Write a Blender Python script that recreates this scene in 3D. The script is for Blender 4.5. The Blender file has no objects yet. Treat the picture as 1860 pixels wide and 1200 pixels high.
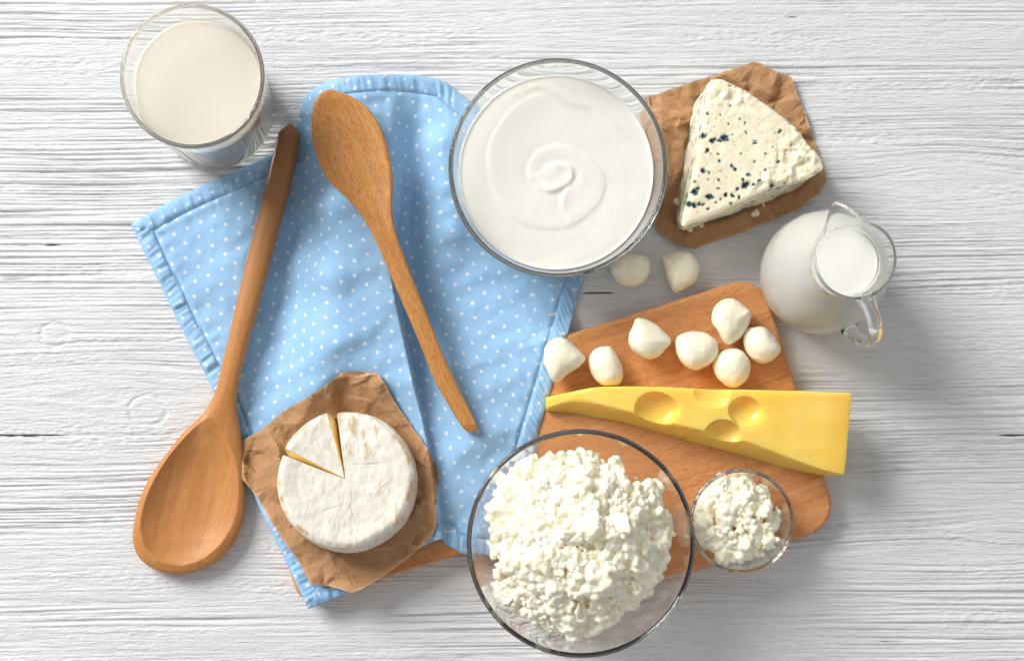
import bpy, bmesh, math, random
import numpy as np
from mathutils import Vector, Matrix
from mathutils.geometry import delaunay_2d_cdt

SC = bpy.context.scene
COL = SC.collection
R = math.radians
CM = 0.01                      # everything below is written in centimetres

# ------------------------------------------------------------------ camera
H = 113.0                      # camera height above the table
PPC = 27.0                     # photograph pixels per centimetre on the table
NX, NY = 800.0, 800.0          # photograph pixel straight below the camera
CAMX, CAMY = (NX - 930) / PPC, (600 - NY) / PPC
cam = bpy.data.cameras.new('camera')
cam.sensor_width = 36.0
WID = 1860 / PPC
cam.lens = 36.0 * H / WID
cam.shift_x = -CAMX / WID
cam.shift_y = -CAMY / WID
cam.clip_start, cam.clip_end = 0.02, 50
camo = bpy.data.objects.new('camera', cam)
camo.location = (CAMX * CM, CAMY * CM, H * CM)
COL.objects.link(camo)
SC.camera = camo

# ------------------------------------------------------------------ light
w = bpy.data.worlds.new('World')
SC.world = w
w.use_nodes = True
bg = w.node_tree.nodes['Background']
bg.inputs['Color'].default_value = (1.0, 1.0, 1.0, 1)
bg.inputs['Strength'].default_value = 0.42


def area(name, loc, target, sx, sy, power, color=(1, 1, 1), spread=180):
    l = bpy.data.lights.new(name, 'AREA')
    l.shape = 'RECTANGLE'
    l.size, l.size_y = sx * CM, sy * CM
    l.energy = power
    l.color = color
    l.spread = R(spread)
    o = bpy.data.objects.new(name, l)
    o.location = Vector(loc) * CM
    o.rotation_euler = (Vector(target) - Vector(loc)).to_track_quat('-Z', 'Y').to_euler()
    COL.objects.link(o)
    return o


area('softbox_key', (-262, 225, 226), (0, 0, 0), 205, 205, 165.0, (1.0, 0.985, 0.96), 150)

SC.view_settings.view_transform = 'Standard'
SC.view_settings.look = 'None'
SC.view_settings.exposure = 0.0
SC.view_settings.gamma = 1.0
SC.view_settings.use_curve_mapping = False
SC.render.engine = 'CYCLES'
cy = SC.cycles
cy.use_denoising = True
cy.max_bounces = 32
cy.transmission_bounces = 32
cy.blur_glossy = 0.0
cy.transparent_max_bounces = 12
cy.diffuse_bounces = 12
cy.glossy_bounces = 16
cy.caustics_refractive = True
cy.caustics_reflective = False
cy.sample_clamp_indirect = 0.0

rng = np.random.default_rng(7)
random.seed(7)

# ------------------------------------------------------------------ helpers


def P(px, py, z):
    """point at height z (cm) that the camera sees at photograph pixel px, py"""
    k = (1 - z / H) / PPC
    return (CAMX + (px - NX) * k, CAMY + (NY - py) * k, z)


def PA(px, py, z):
    k = (1 - z / H) / PPC
    return np.stack([CAMX + (px - NX) * k, CAMY + (NY - py) * k, z + 0 * px], -1)


def _h(ix, iy, iz, seed):
    with np.errstate(over='ignore'):
        a = (ix.astype(np.int64).astype(np.uint32) * np.uint32(374761393)
             + iy.astype(np.int64).astype(np.uint32) * np.uint32(668265263)
             + iz.astype(np.int64).astype(np.uint32) * np.uint32(2147483647 ^ 0x5bd1e995)
             + np.uint32(seed * 2654435 + 12345))
        a ^= a >> np.uint32(13)
        a = a * np.uint32(1274126177)
        a ^= a >> np.uint32(16)
        a = a * np.uint32(2246822519)
        a ^= a >> np.uint32(13)
    return a


def noise2(x, y, seed=0):
    """gradient noise, about -0.7 .. 0.7"""
    x = np.asarray(x, float); y = np.asarray(y, float)
    x, y = np.broadcast_arrays(x, y)
    ix, iy = np.floor(x), np.floor(y)
    fx, fy = x - ix, y - iy
    u = fx ** 3 * (fx * (fx * 6 - 15) + 10)
    v = fy ** 3 * (fy * (fy * 6 - 15) + 10)
    z0 = np.zeros_like(ix)
    r = []
    for dy in (0, 1):
        for dx in (0, 1):
            a = _h(ix + dx, iy + dy, z0, seed).astype(float) * (2 * math.pi / 4294967296.0)
            r.append(np.cos(a) * (fx - dx) + np.sin(a) * (fy - dy))
    return ((r[0] * (1 - u) + r[1] * u) * (1 - v) + (r[2] * (1 - u) + r[3] * u) * v)


def noise3(x, y, z, seed=0):
    """value noise -1 .. 1"""
    x = np.asarray(x, float); y = np.asarray(y, float); z = np.asarray(z, float)
    ix, iy, iz = np.floor(x), np.floor(y), np.floor(z)
    f = [t - i for t, i in ((x, ix), (y, iy), (z, iz))]
    u, v, w_ = [t ** 3 * (t * (t * 6 - 15) + 10) for t in f]
    out = 0
    for dz in (0, 1):
        for dy in (0, 1):
            for dx in (0, 1):
                a = _h(ix + dx, iy + dy, iz + dz, seed).astype(float) / 2147483648.0 - 1
                out = out + a * (u if dx else 1 - u) * (v if dy else 1 - v) * (w_ if dz else 1 - w_)
    return out


def fbm3(p, f, o=4, seed=0, g=0.5):
    s = 0; a = 1.0
    for i in range(o):
        s = s + a * noise3(p[:, 0] * f, p[:, 1] * f, p[:, 2] * f, seed + i * 17)
        f *= 2.03; a *= g
    return s


def sstep(a, b, x):
    t = np.clip((x - a) / (b - a), 0, 1)
    return t * t * (3 - 2 * t)


def tag(o, label=None, cat=None, group=None, kind=None):
    if label: o['label'] = label
    if cat: o['category'] = cat
    if group: o['group'] = group
    if kind: o['kind'] = kind
    return o


def thing(name, loc, label=None, cat=None, group=None, kind=None):
    o = bpy.data.objects.new(name, None)
    o.empty_display_size = 0.01
    o.location = Vector(loc) * CM
    COL.objects.link(o)
    tag(o, label, cat, group, kind)
    return o


def mesh(name, v, f, smooth=True):
    v = np.asarray(v, float)
    me = bpy.data.meshes.new(name)
    if isinstance(f, np.ndarray):
        nf, k = f.shape
        me.vertices.add(len(v)); me.loops.add(nf * k); me.polygons.add(nf)
        me.vertices.foreach_set('co', v.astype(np.float32).ravel())
        me.loops.foreach_set('vertex_index', f.astype(np.int32).ravel())
        me.polygons.foreach_set('loop_start', np.arange(0, nf * k, k, dtype=np.int32))
        me.polygons.foreach_set('loop_total', np.full(nf, k, dtype=np.int32))
        me.update(calc_edges=True)
    else:
        me.from_pydata(v.tolist(), [], [list(map(int, q)) for q in f])
    me.validate()
    me.polygons.foreach_set('use_smooth', np.full(len(me.polygons), smooth))
    me.update()
    return me


def build(name, v, f, m, parent=None, origin=None, smooth=True, sharp=None, closed=False):
    """world-space cm vertices to one mesh object; child of parent if given"""
    v = np.asarray(v, float)
    if parent is not None:
        org = np.array(parent.matrix_basis.translation) / CM
        p = parent.parent
        while p is not None:
            org = org + np.array(p.matrix_basis.translation) / CM
            p = p.parent
        if origin is not None:
            rel = np.array(origin, float) - org
            org = np.array(origin, float)
        else:
            rel = np.zeros(3)
    else:
        if origin is None:
            lo, hi = v.min(0), v.max(0)
            origin = ((lo[0] + hi[0]) / 2, (lo[1] + hi[1]) / 2, lo[2])
        org = np.array(origin, float)
        rel = org
    me = mesh(name, (v - org) * CM, f, smooth)
    if m: me.materials.append(m)
    if sharp is not None:
        me.set_sharp_from_angle(angle=R(sharp))
    if closed:
        bm = bmesh.new(); bm.from_mesh(me); bmesh.ops.recalc_face_normals(bm, faces=bm.faces); bm.to_mesh(me); bm.free()
    o = bpy.data.objects.new(name, me)
    o.location = Vector(rel) * CM
    COL.objects.link(o)
    o.parent = parent
    return o


def attr(o, name, vals):
    a = o.data.attributes.new(name, 'FLOAT', 'POINT')
    a.data.foreach_set('value', np.asarray(vals, np.float32))


def gridfaces(n, m, wrap=False, off=0):
    """n rows of m points -> quads"""
    i = np.arange(n - 1)[:, None]
    j = np.arange(m if wrap else m - 1)[None, :]
    j2 = (j + 1) % m
    a = i * m + j; b = i * m + j2; c = (i + 1) * m + j2; d = (i + 1) * m + j
    return np.stack([a, b, c, d], -1).reshape(-1, 4) + off


def catmull(pts, n, closed=False):
    p = np.asarray(pts, float)
    if closed:
        q = np.vstack([p[-1], p, p[0], p[1]])
        ns = len(p)
    else:
        q = np.vstack([2 * p[0] - p[1], p, 2 * p[-1] - p[-2]])
        ns = len(p) - 1
    # chord parametrised resample
    dense = []
    for i in range(ns):
        p0, p1, p2, p3 = q[i:i + 4]
        t = np.linspace(0, 1, 24, endpoint=False)[:, None]
        dense.append(0.5 * ((2 * p1) + (-p0 + p2) * t + (2 * p0 - 5 * p1 + 4 * p2 - p3) * t ** 2 + (-p0 + 3 * p1 - 3 * p2 + p3) * t ** 3))
    d = np.vstack(dense + ([p[:1]] if closed else [p[-1:]]))
    s = np.r_[0, np.cumsum(np.linalg.norm(np.diff(d, axis=0), axis=1))]
    t = np.linspace(0, s[-1], n, endpoint=not closed)
    return np.stack([np.interp(t, s, d[:, k]) for k in range(d.shape[1])], -1)


def resample(pts, n, closed=False):
    p = np.asarray(pts, float)
    if closed: p = np.vstack([p, p[:1]])
    s = np.r_[0, np.cumsum(np.linalg.norm(np.diff(p, axis=0), axis=1))]
    t = np.linspace(0, s[-1], n, endpoint=not closed)
    return np.stack([np.interp(t, s, p[:, k]) for k in range(p.shape[1])], -1)


def dpoly(px, py, line):
    """distance to a polyline and the side of it (+ = left of travel, image coordinates)"""
    px = np.asarray(px, float); py = np.asarray(py, float)
    best = np.full(px.shape, 1e9); side = np.zeros(px.shape)
    for a, b in zip(line[:-1], line[1:]):
        ax, ay = a[:2]; dx, dy = b[0] - ax, b[1] - ay
        t = np.clip(((px - ax) * dx + (py - ay) * dy) / (dx * dx + dy * dy + 1e-12), 0, 1)
        qx, qy = px - ax - t * dx, py - ay - t * dy
        d = np.hypot(qx, qy)
        k = d < best
        best = np.where(k, d, best)
        side = np.where(k, np.sign(dx * qy - dy * qx), side)
    return best, side


def inpoly(px, py, poly):
    px = np.asarray(px, float); py = np.asarray(py, float)
    r = np.zeros(px.shape, bool)
    n = len(poly)
    for i in range(n):
        x0, y0 = poly[i]; x1, y1 = poly[(i + 1) % n]
        c = ((y0 > py) != (y1 > py)) & (px < (x1 - x0) * (py - y0) / (y1 - y0 + 1e-12) + x0)
        r ^= c
    return r


def fill(poly, sp, jitter=0.3):
    """triangulated interior of a closed polygon: 2D points and triangles; the ring comes first"""
    poly = np.asarray(poly, float)
    lo, hi = poly.min(0), poly.max(0)
    gx, gy = np.meshgrid(np.arange(lo[0], hi[0], sp), np.arange(lo[1], hi[1], sp * 0.87))
    gx = gx + (np.arange(gx.shape[0]) % 2)[:, None] * sp / 2
    gx = gx + rng.uniform(-jitter, jitter, gx.shape) * sp
    gy = gy + rng.uniform(-jitter, jitter, gy.shape) * sp
    k = inpoly(gx, gy, poly)
    d, _ = dpoly(gx, gy, np.vstack([poly, poly[:1]]))
    k &= d > sp * 0.45
    pts = np.vstack([poly, np.stack([gx[k], gy[k]], -1)])
    n = len(poly)
    res = delaunay_2d_cdt([Vector(p) for p in pts], [(i, (i + 1) % n) for i in range(n)], [], 1, 1e-5)
    v = np.array([(q.x, q.y) for q in res[0]])
    return v, [tuple(t) for t in res[2]]


def tin(px, py, box, n, seed):
    """piecewise linear random facets (crumpled paper)"""
    r = np.random.default_rng(seed)
    x0, y0, x1, y1 = box
    pts = np.stack([r.uniform(x0, x1, n), r.uniform(y0, y1, n)], -1)
    pts = np.vstack([pts, [[x0 - 99, y0 - 99], [x1 + 99, y0 - 99], [x1 + 99, y1 + 99], [x0 - 99, y1 + 99]]])
    hh = r.uniform(-1, 1, len(pts))
    res = delaunay_2d_cdt([Vector(p) for p in pts], [], [], 0, 1e-5)
    vv = np.array([(q.x, q.y) for q in res[0]])
    orig = [o[0] if o else 0 for o in res[3]]
    hv = hh[orig]
    out = np.zeros(np.shape(px))
    for a, b, c in res[2]:
        A, B, C = vv[a], vv[b], vv[c]
        den = (B[1] - C[1]) * (A[0] - C[0]) + (C[0] - B[0]) * (A[1] - C[1])
        if abs(den) < 1e-9: continue
        l1 = ((B[1] - C[1]) * (px - C[0]) + (C[0] - B[0]) * (py - C[1])) / den
        l2 = ((C[1] - A[1]) * (px - C[0]) + (A[0] - C[0]) * (py - C[1])) / den
        l3 = 1 - l1 - l2
        k = (l1 >= -1e-6) & (l2 >= -1e-6) & (l3 >= -1e-6)
        out = np.where(k, l1 * hv[a] + l2 * hv[b] + l3 * hv[c], out)
    return out


def lathe(profile, cx, cy_, n=128):
    """closed profile (r, z): verts and faces; r = 0 ends are poles"""
    pr = np.asarray(profile, float)
    th = np.linspace(0, 2 * math.pi, n, endpoint=False)
    v = np.stack([cx + pr[:, :1] * np.cos(th), cy_ + pr[:, :1] * np.sin(th), pr[:, 1:] + 0 * th], -1).reshape(-1, 3)
    return v, gridfaces(len(pr), n, True)


# ------------------------------------------------------------------ material helpers


def setin(nt, n, ins):
    for k, v in ins.items():
        s = n.inputs[k]
        if isinstance(v, bpy.types.NodeSocket):
            nt.links.new(v, s)
        else:
            if isinstance(v, tuple) and len(v) == 3 and s.type == 'RGBA': v = (*v, 1)
            s.default_value = v


def node(nt, t, ins=None, **at):
    n = nt.nodes.new(t)
    for k, v in at.items(): setattr(n, k, v)
    if ins: setin(nt, n, ins)
    return n


def mat(name, **ins):
    m = bpy.data.materials.new(name)
    m.use_nodes = True
    nt = m.node_tree
    b = nt.nodes['Principled BSDF']
    setin(nt, b, {k.replace('_', ' '): v for k, v in ins.items()})
    return m, nt, b


def mth(nt, op, a, b=0.0, c=0.0):
    return node(nt, 'ShaderNodeMath', {0: a, 1: b, 2: c}, operation=op).outputs[0]


def rng_map(nt, v, a, b, c=0.0, d=1.0):
    return node(nt, 'ShaderNodeMapRange', {'Value': v, 'From Min': a, 'From Max': b, 'To Min': c, 'To Max': d}).outputs[0]


def mixc(nt, f, a, b, mode='MIX'):
    n = nt.nodes.new('ShaderNodeMix')
    n.data_type = 'RGBA'; n.blend_type = mode
    for sock, v in ((n.inputs[0], f), (n.inputs[6], a), (n.inputs[7], b)):
        if isinstance(v, bpy.types.NodeSocket): nt.links.new(v, sock)
        else: sock.default_value = (*v, 1) if isinstance(v, tuple) and len(v) == 3 else v
    return n.outputs[2]


def coords(nt, rotz=0.0, scale=(1, 1, 1), out='Object'):
    tc = node(nt, 'ShaderNodeTexCoord')
    m1 = node(nt, 'ShaderNodeMapping', {'Vector': tc.outputs[out], 'Rotation': (0, 0, rotz)})
    m2 = node(nt, 'ShaderNodeMapping', {'Vector': m1.outputs[0], 'Scale': scale})
    return m2.outputs[0]


def noi(nt, vec, scale=1.0, detail=2.0, rough=0.5, dist=0.0):
    return node(nt, 'ShaderNodeTexNoise', {'Vector': vec, 'Scale': scale, 'Detail': detail, 'Roughness': rough, 'Distortion': dist}).outputs['Fac']


def bump(nt, b, h, strength=0.3, dist=0.001):
    n = node(nt, 'ShaderNodeBump', {'Height': h, 'Strength': strength, 'Distance': dist})
    nt.links.new(n.outputs[0], b.inputs['Normal'])
    return n


def m_glass(ior=1.47):
    m, nt, b = mat('clear_glass', Base_Color=(0.985, 0.995, 0.99), Roughness=0.0, IOR=ior)
    b.inputs['Transmission Weight'].default_value = 1.0
    return m


def m_soft(name, col, rough, sss, rad, spec=0.4):
    m, nt, b = mat(name, Base_Color=col, Roughness=rough)
    b.inputs['Subsurface Weight'].default_value = sss
    b.inputs['Subsurface Radius'].default_value = rad
    b.inputs['Subsurface Scale'].default_value = 0.004
    b.inputs['Specular IOR Level'].default_value = spec
    return m, nt, b


def m_paint():
    m, nt, b = mat('white_painted_wood', Roughness=0.5)
    cr = node(nt, 'ShaderNodeAttribute', attribute_name='crack').outputs['Fac']
    v1 = coords(nt, 0, (60, 900, 900))
    v2 = coords(nt, 0, (500, 1100, 900))
    n1 = noi(nt, v1, 1, 3, 0.6)
    n2 = noi(nt, v2, 1, 2, 0.6)
    big = noi(nt, coords(nt, 0, (3, 9, 5)), 1, 2)
    base = mixc(nt, rng_map(nt, big, 0.3, 0.7), (0.685, 0.695, 0.71), (0.755, 0.765, 0.78))
    base = mixc(nt, rng_map(nt, n1, 0.25, 0.5), (0.58, 0.59, 0.61), base)
    base = mixc(nt, rng_map(nt, cr, 0.25, 0.75), base, (0.035, 0.034, 0.036))
    nt.links.new(base, b.inputs['Base Color'])
    hh = mth(nt, 'ADD', mth(nt, 'MULTIPLY', n1, 0.7), mth(nt, 'MULTIPLY', n2, 0.5))
    bump(nt, b, hh, 0.8, 0.0011)
    b.inputs['Specular IOR Level'].default_value = 0.45
    return m


def m_wood(name, ang, light, dark, fleck, fl=(140, 1500), rough=0.5, fam=0.6, thr=(0.36, 0.46), bump_s=0.25, worn=None):
    m, nt, b = mat(name, Roughness=rough)
    v = coords(nt, -ang, (6, 130, 130))
    band = noi(nt, v, 1, 4, 0.6, 0.6)
    vf = coords(nt, -ang, (fl[0], fl[1], fl[1]))
    f1 = noi(nt, vf, 1, 2, 0.5)
    blot = noi(nt, coords(nt, -ang, (18, 30, 30)), 1, 2)
    c = mixc(nt, rng_map(nt, band, 0.32, 0.68), dark, light)
    c = mixc(nt, rng_map(nt, blot, 0.3, 0.7, 0.0, 0.35), c, dark)
    if worn:      # handled end, browned by use: (from, to) metres along the grain, colour
        along = node(nt, 'ShaderNodeSeparateXYZ', {0: coords(nt, -ang)}).outputs[0]
        along = mth(nt, 'ADD', along, mth(nt, 'MULTIPLY', mth(nt, 'SUBTRACT', blot, 0.5), 0.04))
        c = mixc(nt, rng_map(nt, along, worn[0], worn[1], 0.0, 0.75), c, worn[2])
    c = mixc(nt, rng_map(nt, f1, thr[0], thr[1], fam, 0.0), c, fleck)
    nt.links.new(c, b.inputs['Base Color'])
    bump(nt, b, mth(nt, 'ADD', f1, mth(nt, 'MULTIPLY', band, 0.4)), bump_s, 0.0004)
    b.inputs['Specular IOR Level'].default_value = 0.35
    return m


def m_bamboo(ang):
    m, nt, b = mat('bamboo', Roughness=0.42)
    v = coords(nt, -ang, (230, 2000, 2000))
    f1 = noi(nt, v, 1, 1, 0.4)
    ln = noi(nt, coords(nt, -ang, (25, 1500, 1500)), 1, 2, 0.5)
    band = noi(nt, coords(nt, -ang, (6, 160, 160)), 1, 3, 0.6)
    c = mixc(nt, rng_map(nt, band, 0.3, 0.7), (0.57, 0.245, 0.062), (0.68, 0.33, 0.10))
    c = mixc(nt, rng_map(nt, ln, 0.35, 0.6, 0.45, 0.0), c, (0.40, 0.15, 0.035))
    c = mixc(nt, rng_map(nt, f1, 0.39, 0.48, 0.5, 0.0), c, (0.27, 0.09, 0.022))
    nt.links.new(c, b.inputs['Base Color'])
    bump(nt, b, f1, 0.12, 0.0003)
    return m


def m_kraft():
    m, nt, b = mat('kraft_paper', Roughness=0.72)
    wear = node(nt, 'ShaderNodeAttribute', attribute_name='crease').outputs['Fac']
    v = coords(nt)
    n1 = noi(nt, v, 90, 4, 0.6)
    n2 = noi(nt, v, 900, 2, 0.6)
    c = mixc(nt, rng_map(nt, n1, 0.3, 0.7), (0.385, 0.205, 0.095), (0.49, 0.275, 0.135))
    c = mixc(nt, rng_map(nt, n2, 0.3, 0.7, 0.0, 0.25), c, (0.33, 0.165, 0.075))
    c = mixc(nt, mth(nt, 'MULTIPLY', wear, 0.75), c, (0.72, 0.51, 0.32))
    nt.links.new(c, b.inputs['Base Color'])
    vo = node(nt, 'ShaderNodeTexVoronoi', {'Vector': v, 'Scale': 170.0, 'Randomness': 1.0}, feature='DISTANCE_TO_EDGE').outputs['Distance']
    hh = mth(nt, 'ADD', mth(nt, 'MULTIPLY', mth(nt, 'MINIMUM', vo, 0.2), 1.6), mth(nt, 'MULTIPLY', n1, 0.8))
    bump(nt, b, hh, 0.35, 0.0012)
    b.inputs['Specular IOR Level'].default_value = 0.3
    return m


def m_cloth():
    m, nt, b = mat('blue_dotted_cotton', Roughness=0.85)
    uv = node(nt, 'ShaderNodeUVMap', uv_map='UVMap').outputs[0]
    jit = node(nt, 'ShaderNodeTexNoise', {'Vector': uv, 'Scale': 2.2, 'Detail': 2.0}).outputs['Color']
    jv = node(nt, 'ShaderNodeVectorMath', {0: jit, 1: (0.5, 0.5, 0.5)}, operation='SUBTRACT').outputs[0]
    jv = node(nt, 'ShaderNodeVectorMath', {0: jv, 1: (0.10, 0.10, 0.0)}, operation='MULTIPLY').outputs[0]
    uvj = node(nt, 'ShaderNodeVectorMath', {0: uv, 1: jv}, operation='ADD').outputs[0]
    LX, LY = 1.0, 1.74

    def lattice(sx, sy):
        p = node(nt, 'ShaderNodeVectorMath', {0: uvj, 1: (1 / LX, 1 / LY, 0)}, operation='MULTIPLY').outputs[0]
        p = node(nt, 'ShaderNodeVectorMath', {0: p, 1: (sx, sy, 0)}, operation='ADD').outputs[0]
        p = node(nt, 'ShaderNodeVectorMath', {0: p}, operation='FRACTION').outputs[0]
        p = node(nt, 'ShaderNodeVectorMath', {0: p, 1: (0.5, 0.5, 0)}, operation='SUBTRACT').outputs[0]
        p = node(nt, 'ShaderNodeVectorMath', {0: p, 1: (LX, LY, 0)}, operation='MULTIPLY').outputs[0]
        return node(nt, 'ShaderNodeVectorMath', {0: p}, operation='LENGTH').outputs['Value']
    d = mth(nt, 'MINIMUM', lattice(0, 0), lattice(0.5, 0.5))
    fray = noi(nt, uv, 14, 2, 0.6)
    d = mth(nt, 'ADD', d, mth(nt, 'MULTIPLY', mth(nt, 'SUBTRACT', fray, 0.5), 0.04))
    dot = rng_map(nt, d, 0.095, 0.15, 1.0, 0.0)
    sx = node(nt, 'ShaderNodeSeparateXYZ', {0: uv})
    wu = mth(nt, 'SINE', mth(nt, 'MULTIPLY', sx.outputs[0], 2 * math.pi / 0.15))
    wv = mth(nt, 'SINE', mth(nt, 'MULTIPLY', sx.outputs[1], 2 * math.pi / 0.15))
    weave = mth(nt, 'MULTIPLY', wu, wv)
    nz = noi(nt, uv, 9, 4, 0.65)
    thr = noi(nt, node(nt, 'ShaderNodeMapping', {'Vector': uv, 'Scale': (2, 26, 1)}).outputs[0], 1, 2)
    thr2 = noi(nt, node(nt, 'ShaderNodeMapping', {'Vector': uv, 'Scale': (26, 2, 1)}).outputs[0], 1, 2)
    blue = mixc(nt, rng_map(nt, nz, 0.3, 0.7), (0.20, 0.425, 0.69), (0.29, 0.525, 0.775))
    blue = mixc(nt, rng_map(nt, mth(nt, 'ADD', thr, thr2), 0.8, 1.25, 0.0, 0.45), blue, (0.44, 0.68, 0.92))
    blue = mixc(nt, rng_map(nt, weave, -1, 1, 0.34, 0.0), blue, (0.10, 0.29, 0.60))
    fz = noi(nt, uv, 30, 2, 0.7)
    blue = mixc(nt, rng_map(nt, fz, 0.35, 0.65, 0.0, 0.42), blue, (0.56, 0.75, 0.94))
    c = mixc(nt, mth(nt, 'MULTIPLY', dot, 0.85), blue, (0.76, 0.78, 0.84))
    nt.links.new(c, b.inputs['Base Color'])
    hh = mth(nt, 'ADD', mth(nt, 'MULTIPLY', weave, 0.3), mth(nt, 'ADD', thr, thr2))
    bump(nt, b, hh, 0.35, 0.0005)
    b.inputs['Sheen Weight'].default_value = 0.15
    b.inputs['Specular IOR Level'].default_value = 0.15
    return m


M_GLASS = m_glass()
M_GLASS2 = m_glass(1.32)
M_PAINT = m_paint()
AX = math.atan2(0.30, 0.954)
M_BOARD = m_wood('beech_board', AX, (0.74, 0.375, 0.155), (0.56, 0.235, 0.08), (0.30, 0.10, 0.028), fl=(230, 1700), rough=0.4, fam=0.5)
M_SPOON = m_wood('beech_spoon', R(75.5), (0.60, 0.285, 0.095), (0.47, 0.195, 0.055), (0.28, 0.10, 0.03), fl=(300, 2400), rough=0.45, fam=0.45,
                 worn=(0.0, 0.15, (0.24, 0.105, 0.048)))
M_BAMBOO = m_bamboo(R(-67))
M_KRAFT = m_kraft()
M_CLOTH = m_cloth()
M_MILK, _, _ = m_soft('cream_milk', (0.75, 0.69, 0.585), 0.25, 0.0, (1.0, 0.8, 0.5))
M_MILKW, _, _ = m_soft('white_milk', (0.93, 0.91, 0.845), 0.3, 0.0, (1.0, 0.85, 0.6))
M_YOG, _, _ = m_soft('yogurt', (0.82, 0.805, 0.745), 0.3, 0.4, (0.8, 0.7, 0.5))


def m_curd():
    m, nt, b = m_soft('cheese_curd', (0.88, 0.85, 0.75), 0.42, 0.7, (1.0, 0.75, 0.4), 0.4)
    b.inputs['Subsurface Scale'].default_value = 0.0022
    v = coords(nt)
    n1 = noi(nt, v, 120, 3)
    c = mixc(nt, rng_map(nt, n1, 0.35, 0.65), (0.95, 0.875, 0.68), (0.955, 0.905, 0.78))
    nt.links.new(c, b.inputs['Base Color'])
    bump(nt, b, noi(nt, v, 900, 2, 0.5), 0.2, 0.0006)
    return m


def m_mozz():
    m, nt, b = m_soft('mozzarella', (0.88, 0.85, 0.74), 0.38, 0.55, (1.0, 0.8, 0.45), 0.4)
    v = coords(nt)
    nt.links.new(mixc(nt, rng_map(nt, noi(nt, v, 60, 3), 0.35, 0.65), (0.90, 0.84, 0.66), (0.93, 0.89, 0.77)), b.inputs['Base Color'])
    bump(nt, b, mth(nt, 'ADD', noi(nt, v, 260, 4, 0.6), mth(nt, 'MULTIPLY', noi(nt, v, 1500, 2), 0.25)), 0.28, 0.001)
    return m


def m_swiss():
    m, nt, b = m_soft('yellow_cheese', (0.83, 0.56, 0.13), 0.36, 0.75, (1.0, 0.62, 0.12), 0.45)
    b.inputs['Subsurface Scale'].default_value = 0.010
    v = coords(nt)
    st = noi(nt, coords(nt, R(-3), (14, 420, 420)), 1, 3)
    c = mixc(nt, rng_map(nt, noi(nt, v, 30, 3), 0.3, 0.7), (0.97, 0.64, 0.10), (0.97, 0.69, 0.17))
    c = mixc(nt, rng_map(nt, st, 0.5, 0.72, 0.0, 0.3), c, (0.97, 0.77, 0.32))
    nt.links.new(rng_map(nt, noi(nt, v, 45, 3), 0.3, 0.7, 0.22, 0.46), b.inputs['Roughness'])
    sep = node(nt, 'ShaderNodeSeparateXYZ', {0: node(nt, 'ShaderNodeTexCoord').outputs['Object']}).outputs[0]
    c = mixc(nt, rng_map(nt, sep, 0.060, 0.098, 0.0, 0.5), c, (0.82, 0.44, 0.035))
    nt.links.new(c, b.inputs['Base Color'])
    bump(nt, b, mth(nt, 'ADD', st, mth(nt, 'ADD', mth(nt, 'MULTIPLY', noi(nt, v, 250, 3), 0.6), mth(nt, 'MULTIPLY', noi(nt, v, 60, 3), 1.5))), 0.13, 0.0008)
    return m


def m_blue():
    m, nt, b = m_soft('blue_cheese_paste', (0.85, 0.77, 0.56), 0.5, 0.4, (1.0, 0.75, 0.35), 0.35)
    mo = node(nt, 'ShaderNodeAttribute', attribute_name='mould').outputs['Fac']
    v = coords(nt)
    n1 = noi(nt, v, 160, 4, 0.6)
    n2 = noi(nt, v, 480, 3, 0.6)
    c = mixc(nt, rng_map(nt, n1, 0.35, 0.65), (0.86, 0.76, 0.53), (0.90, 0.85, 0.69))
    mm = mth(nt, 'ADD', mo, mth(nt, 'MULTIPLY', mth(nt, 'SUBTRACT', n2, 0.5), 0.9))
    c = mixc(nt, rng_map(nt, mm, 0.12, 0.55, 0.0, 0.85), c, (0.33, 0.40, 0.34))
    c = mixc(nt, rng_map(nt, mm, 0.5, 0.95), c, (0.03, 0.065, 0.085))
    nt.links.new(c, b.inputs['Base Color'])
    bump(nt, b, mth(nt, 'ADD', n1, mth(nt, 'MULTIPLY', n2, 0.5)), 0.25, 0.0010)
    return m


def m_rind():
    m, nt, b = m_soft('white_bloomy_rind', (0.85, 0.84, 0.80), 0.75, 0.2, (1.0, 0.8, 0.5), 0.25)
    v = coords(nt)
    lines = noi(nt, coords(nt, R(-6), (260, 70, 200)), 1, 3, 0.6)
    n1 = noi(nt, v, 26, 3, 0.6)
    edge = node(nt, 'ShaderNodeAttribute', attribute_name='edge').outputs['Fac']
    c = mixc(nt, rng_map(nt, n1, 0.3, 0.7), (0.66, 0.62, 0.54), (0.77, 0.745, 0.685))
    k = mth(nt, 'MULTIPLY', rng_map(nt, lines, 0.52, 0.66), rng_map(nt, n1, 0.44, 0.58))
    k = mth(nt, 'ADD', mth(nt, 'MULTIPLY', k, 0.75), mth(nt, 'MULTIPLY', edge, rng_map(nt, noi(nt, v, 150, 3), 0.38, 0.58)))
    c = mixc(nt, k, c, (0.58, 0.40, 0.20))
    nt.links.new(c, b.inputs['Base Color'])
    bump(nt, b, mth(nt, 'ADD', mth(nt, 'MULTIPLY', lines, 1.1), noi(nt, v, 420, 4, 0.65)), 0.42, 0.0011)
    return m


M_CURD, M_MOZZ, M_SWISS, M_BLUE, M_RIND = m_curd(), m_mozz(), m_swiss(), m_blue(), m_rind()
M_PASTE, _, _ = m_soft('soft_cheese_paste', (0.95, 0.83, 0.50), 0.4, 0.2, (1.0, 0.7, 0.3))

# ------------------------------------------------------------------ table of painted planks
table = thing('table_top', (0, 0, 0), kind='structure')

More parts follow.
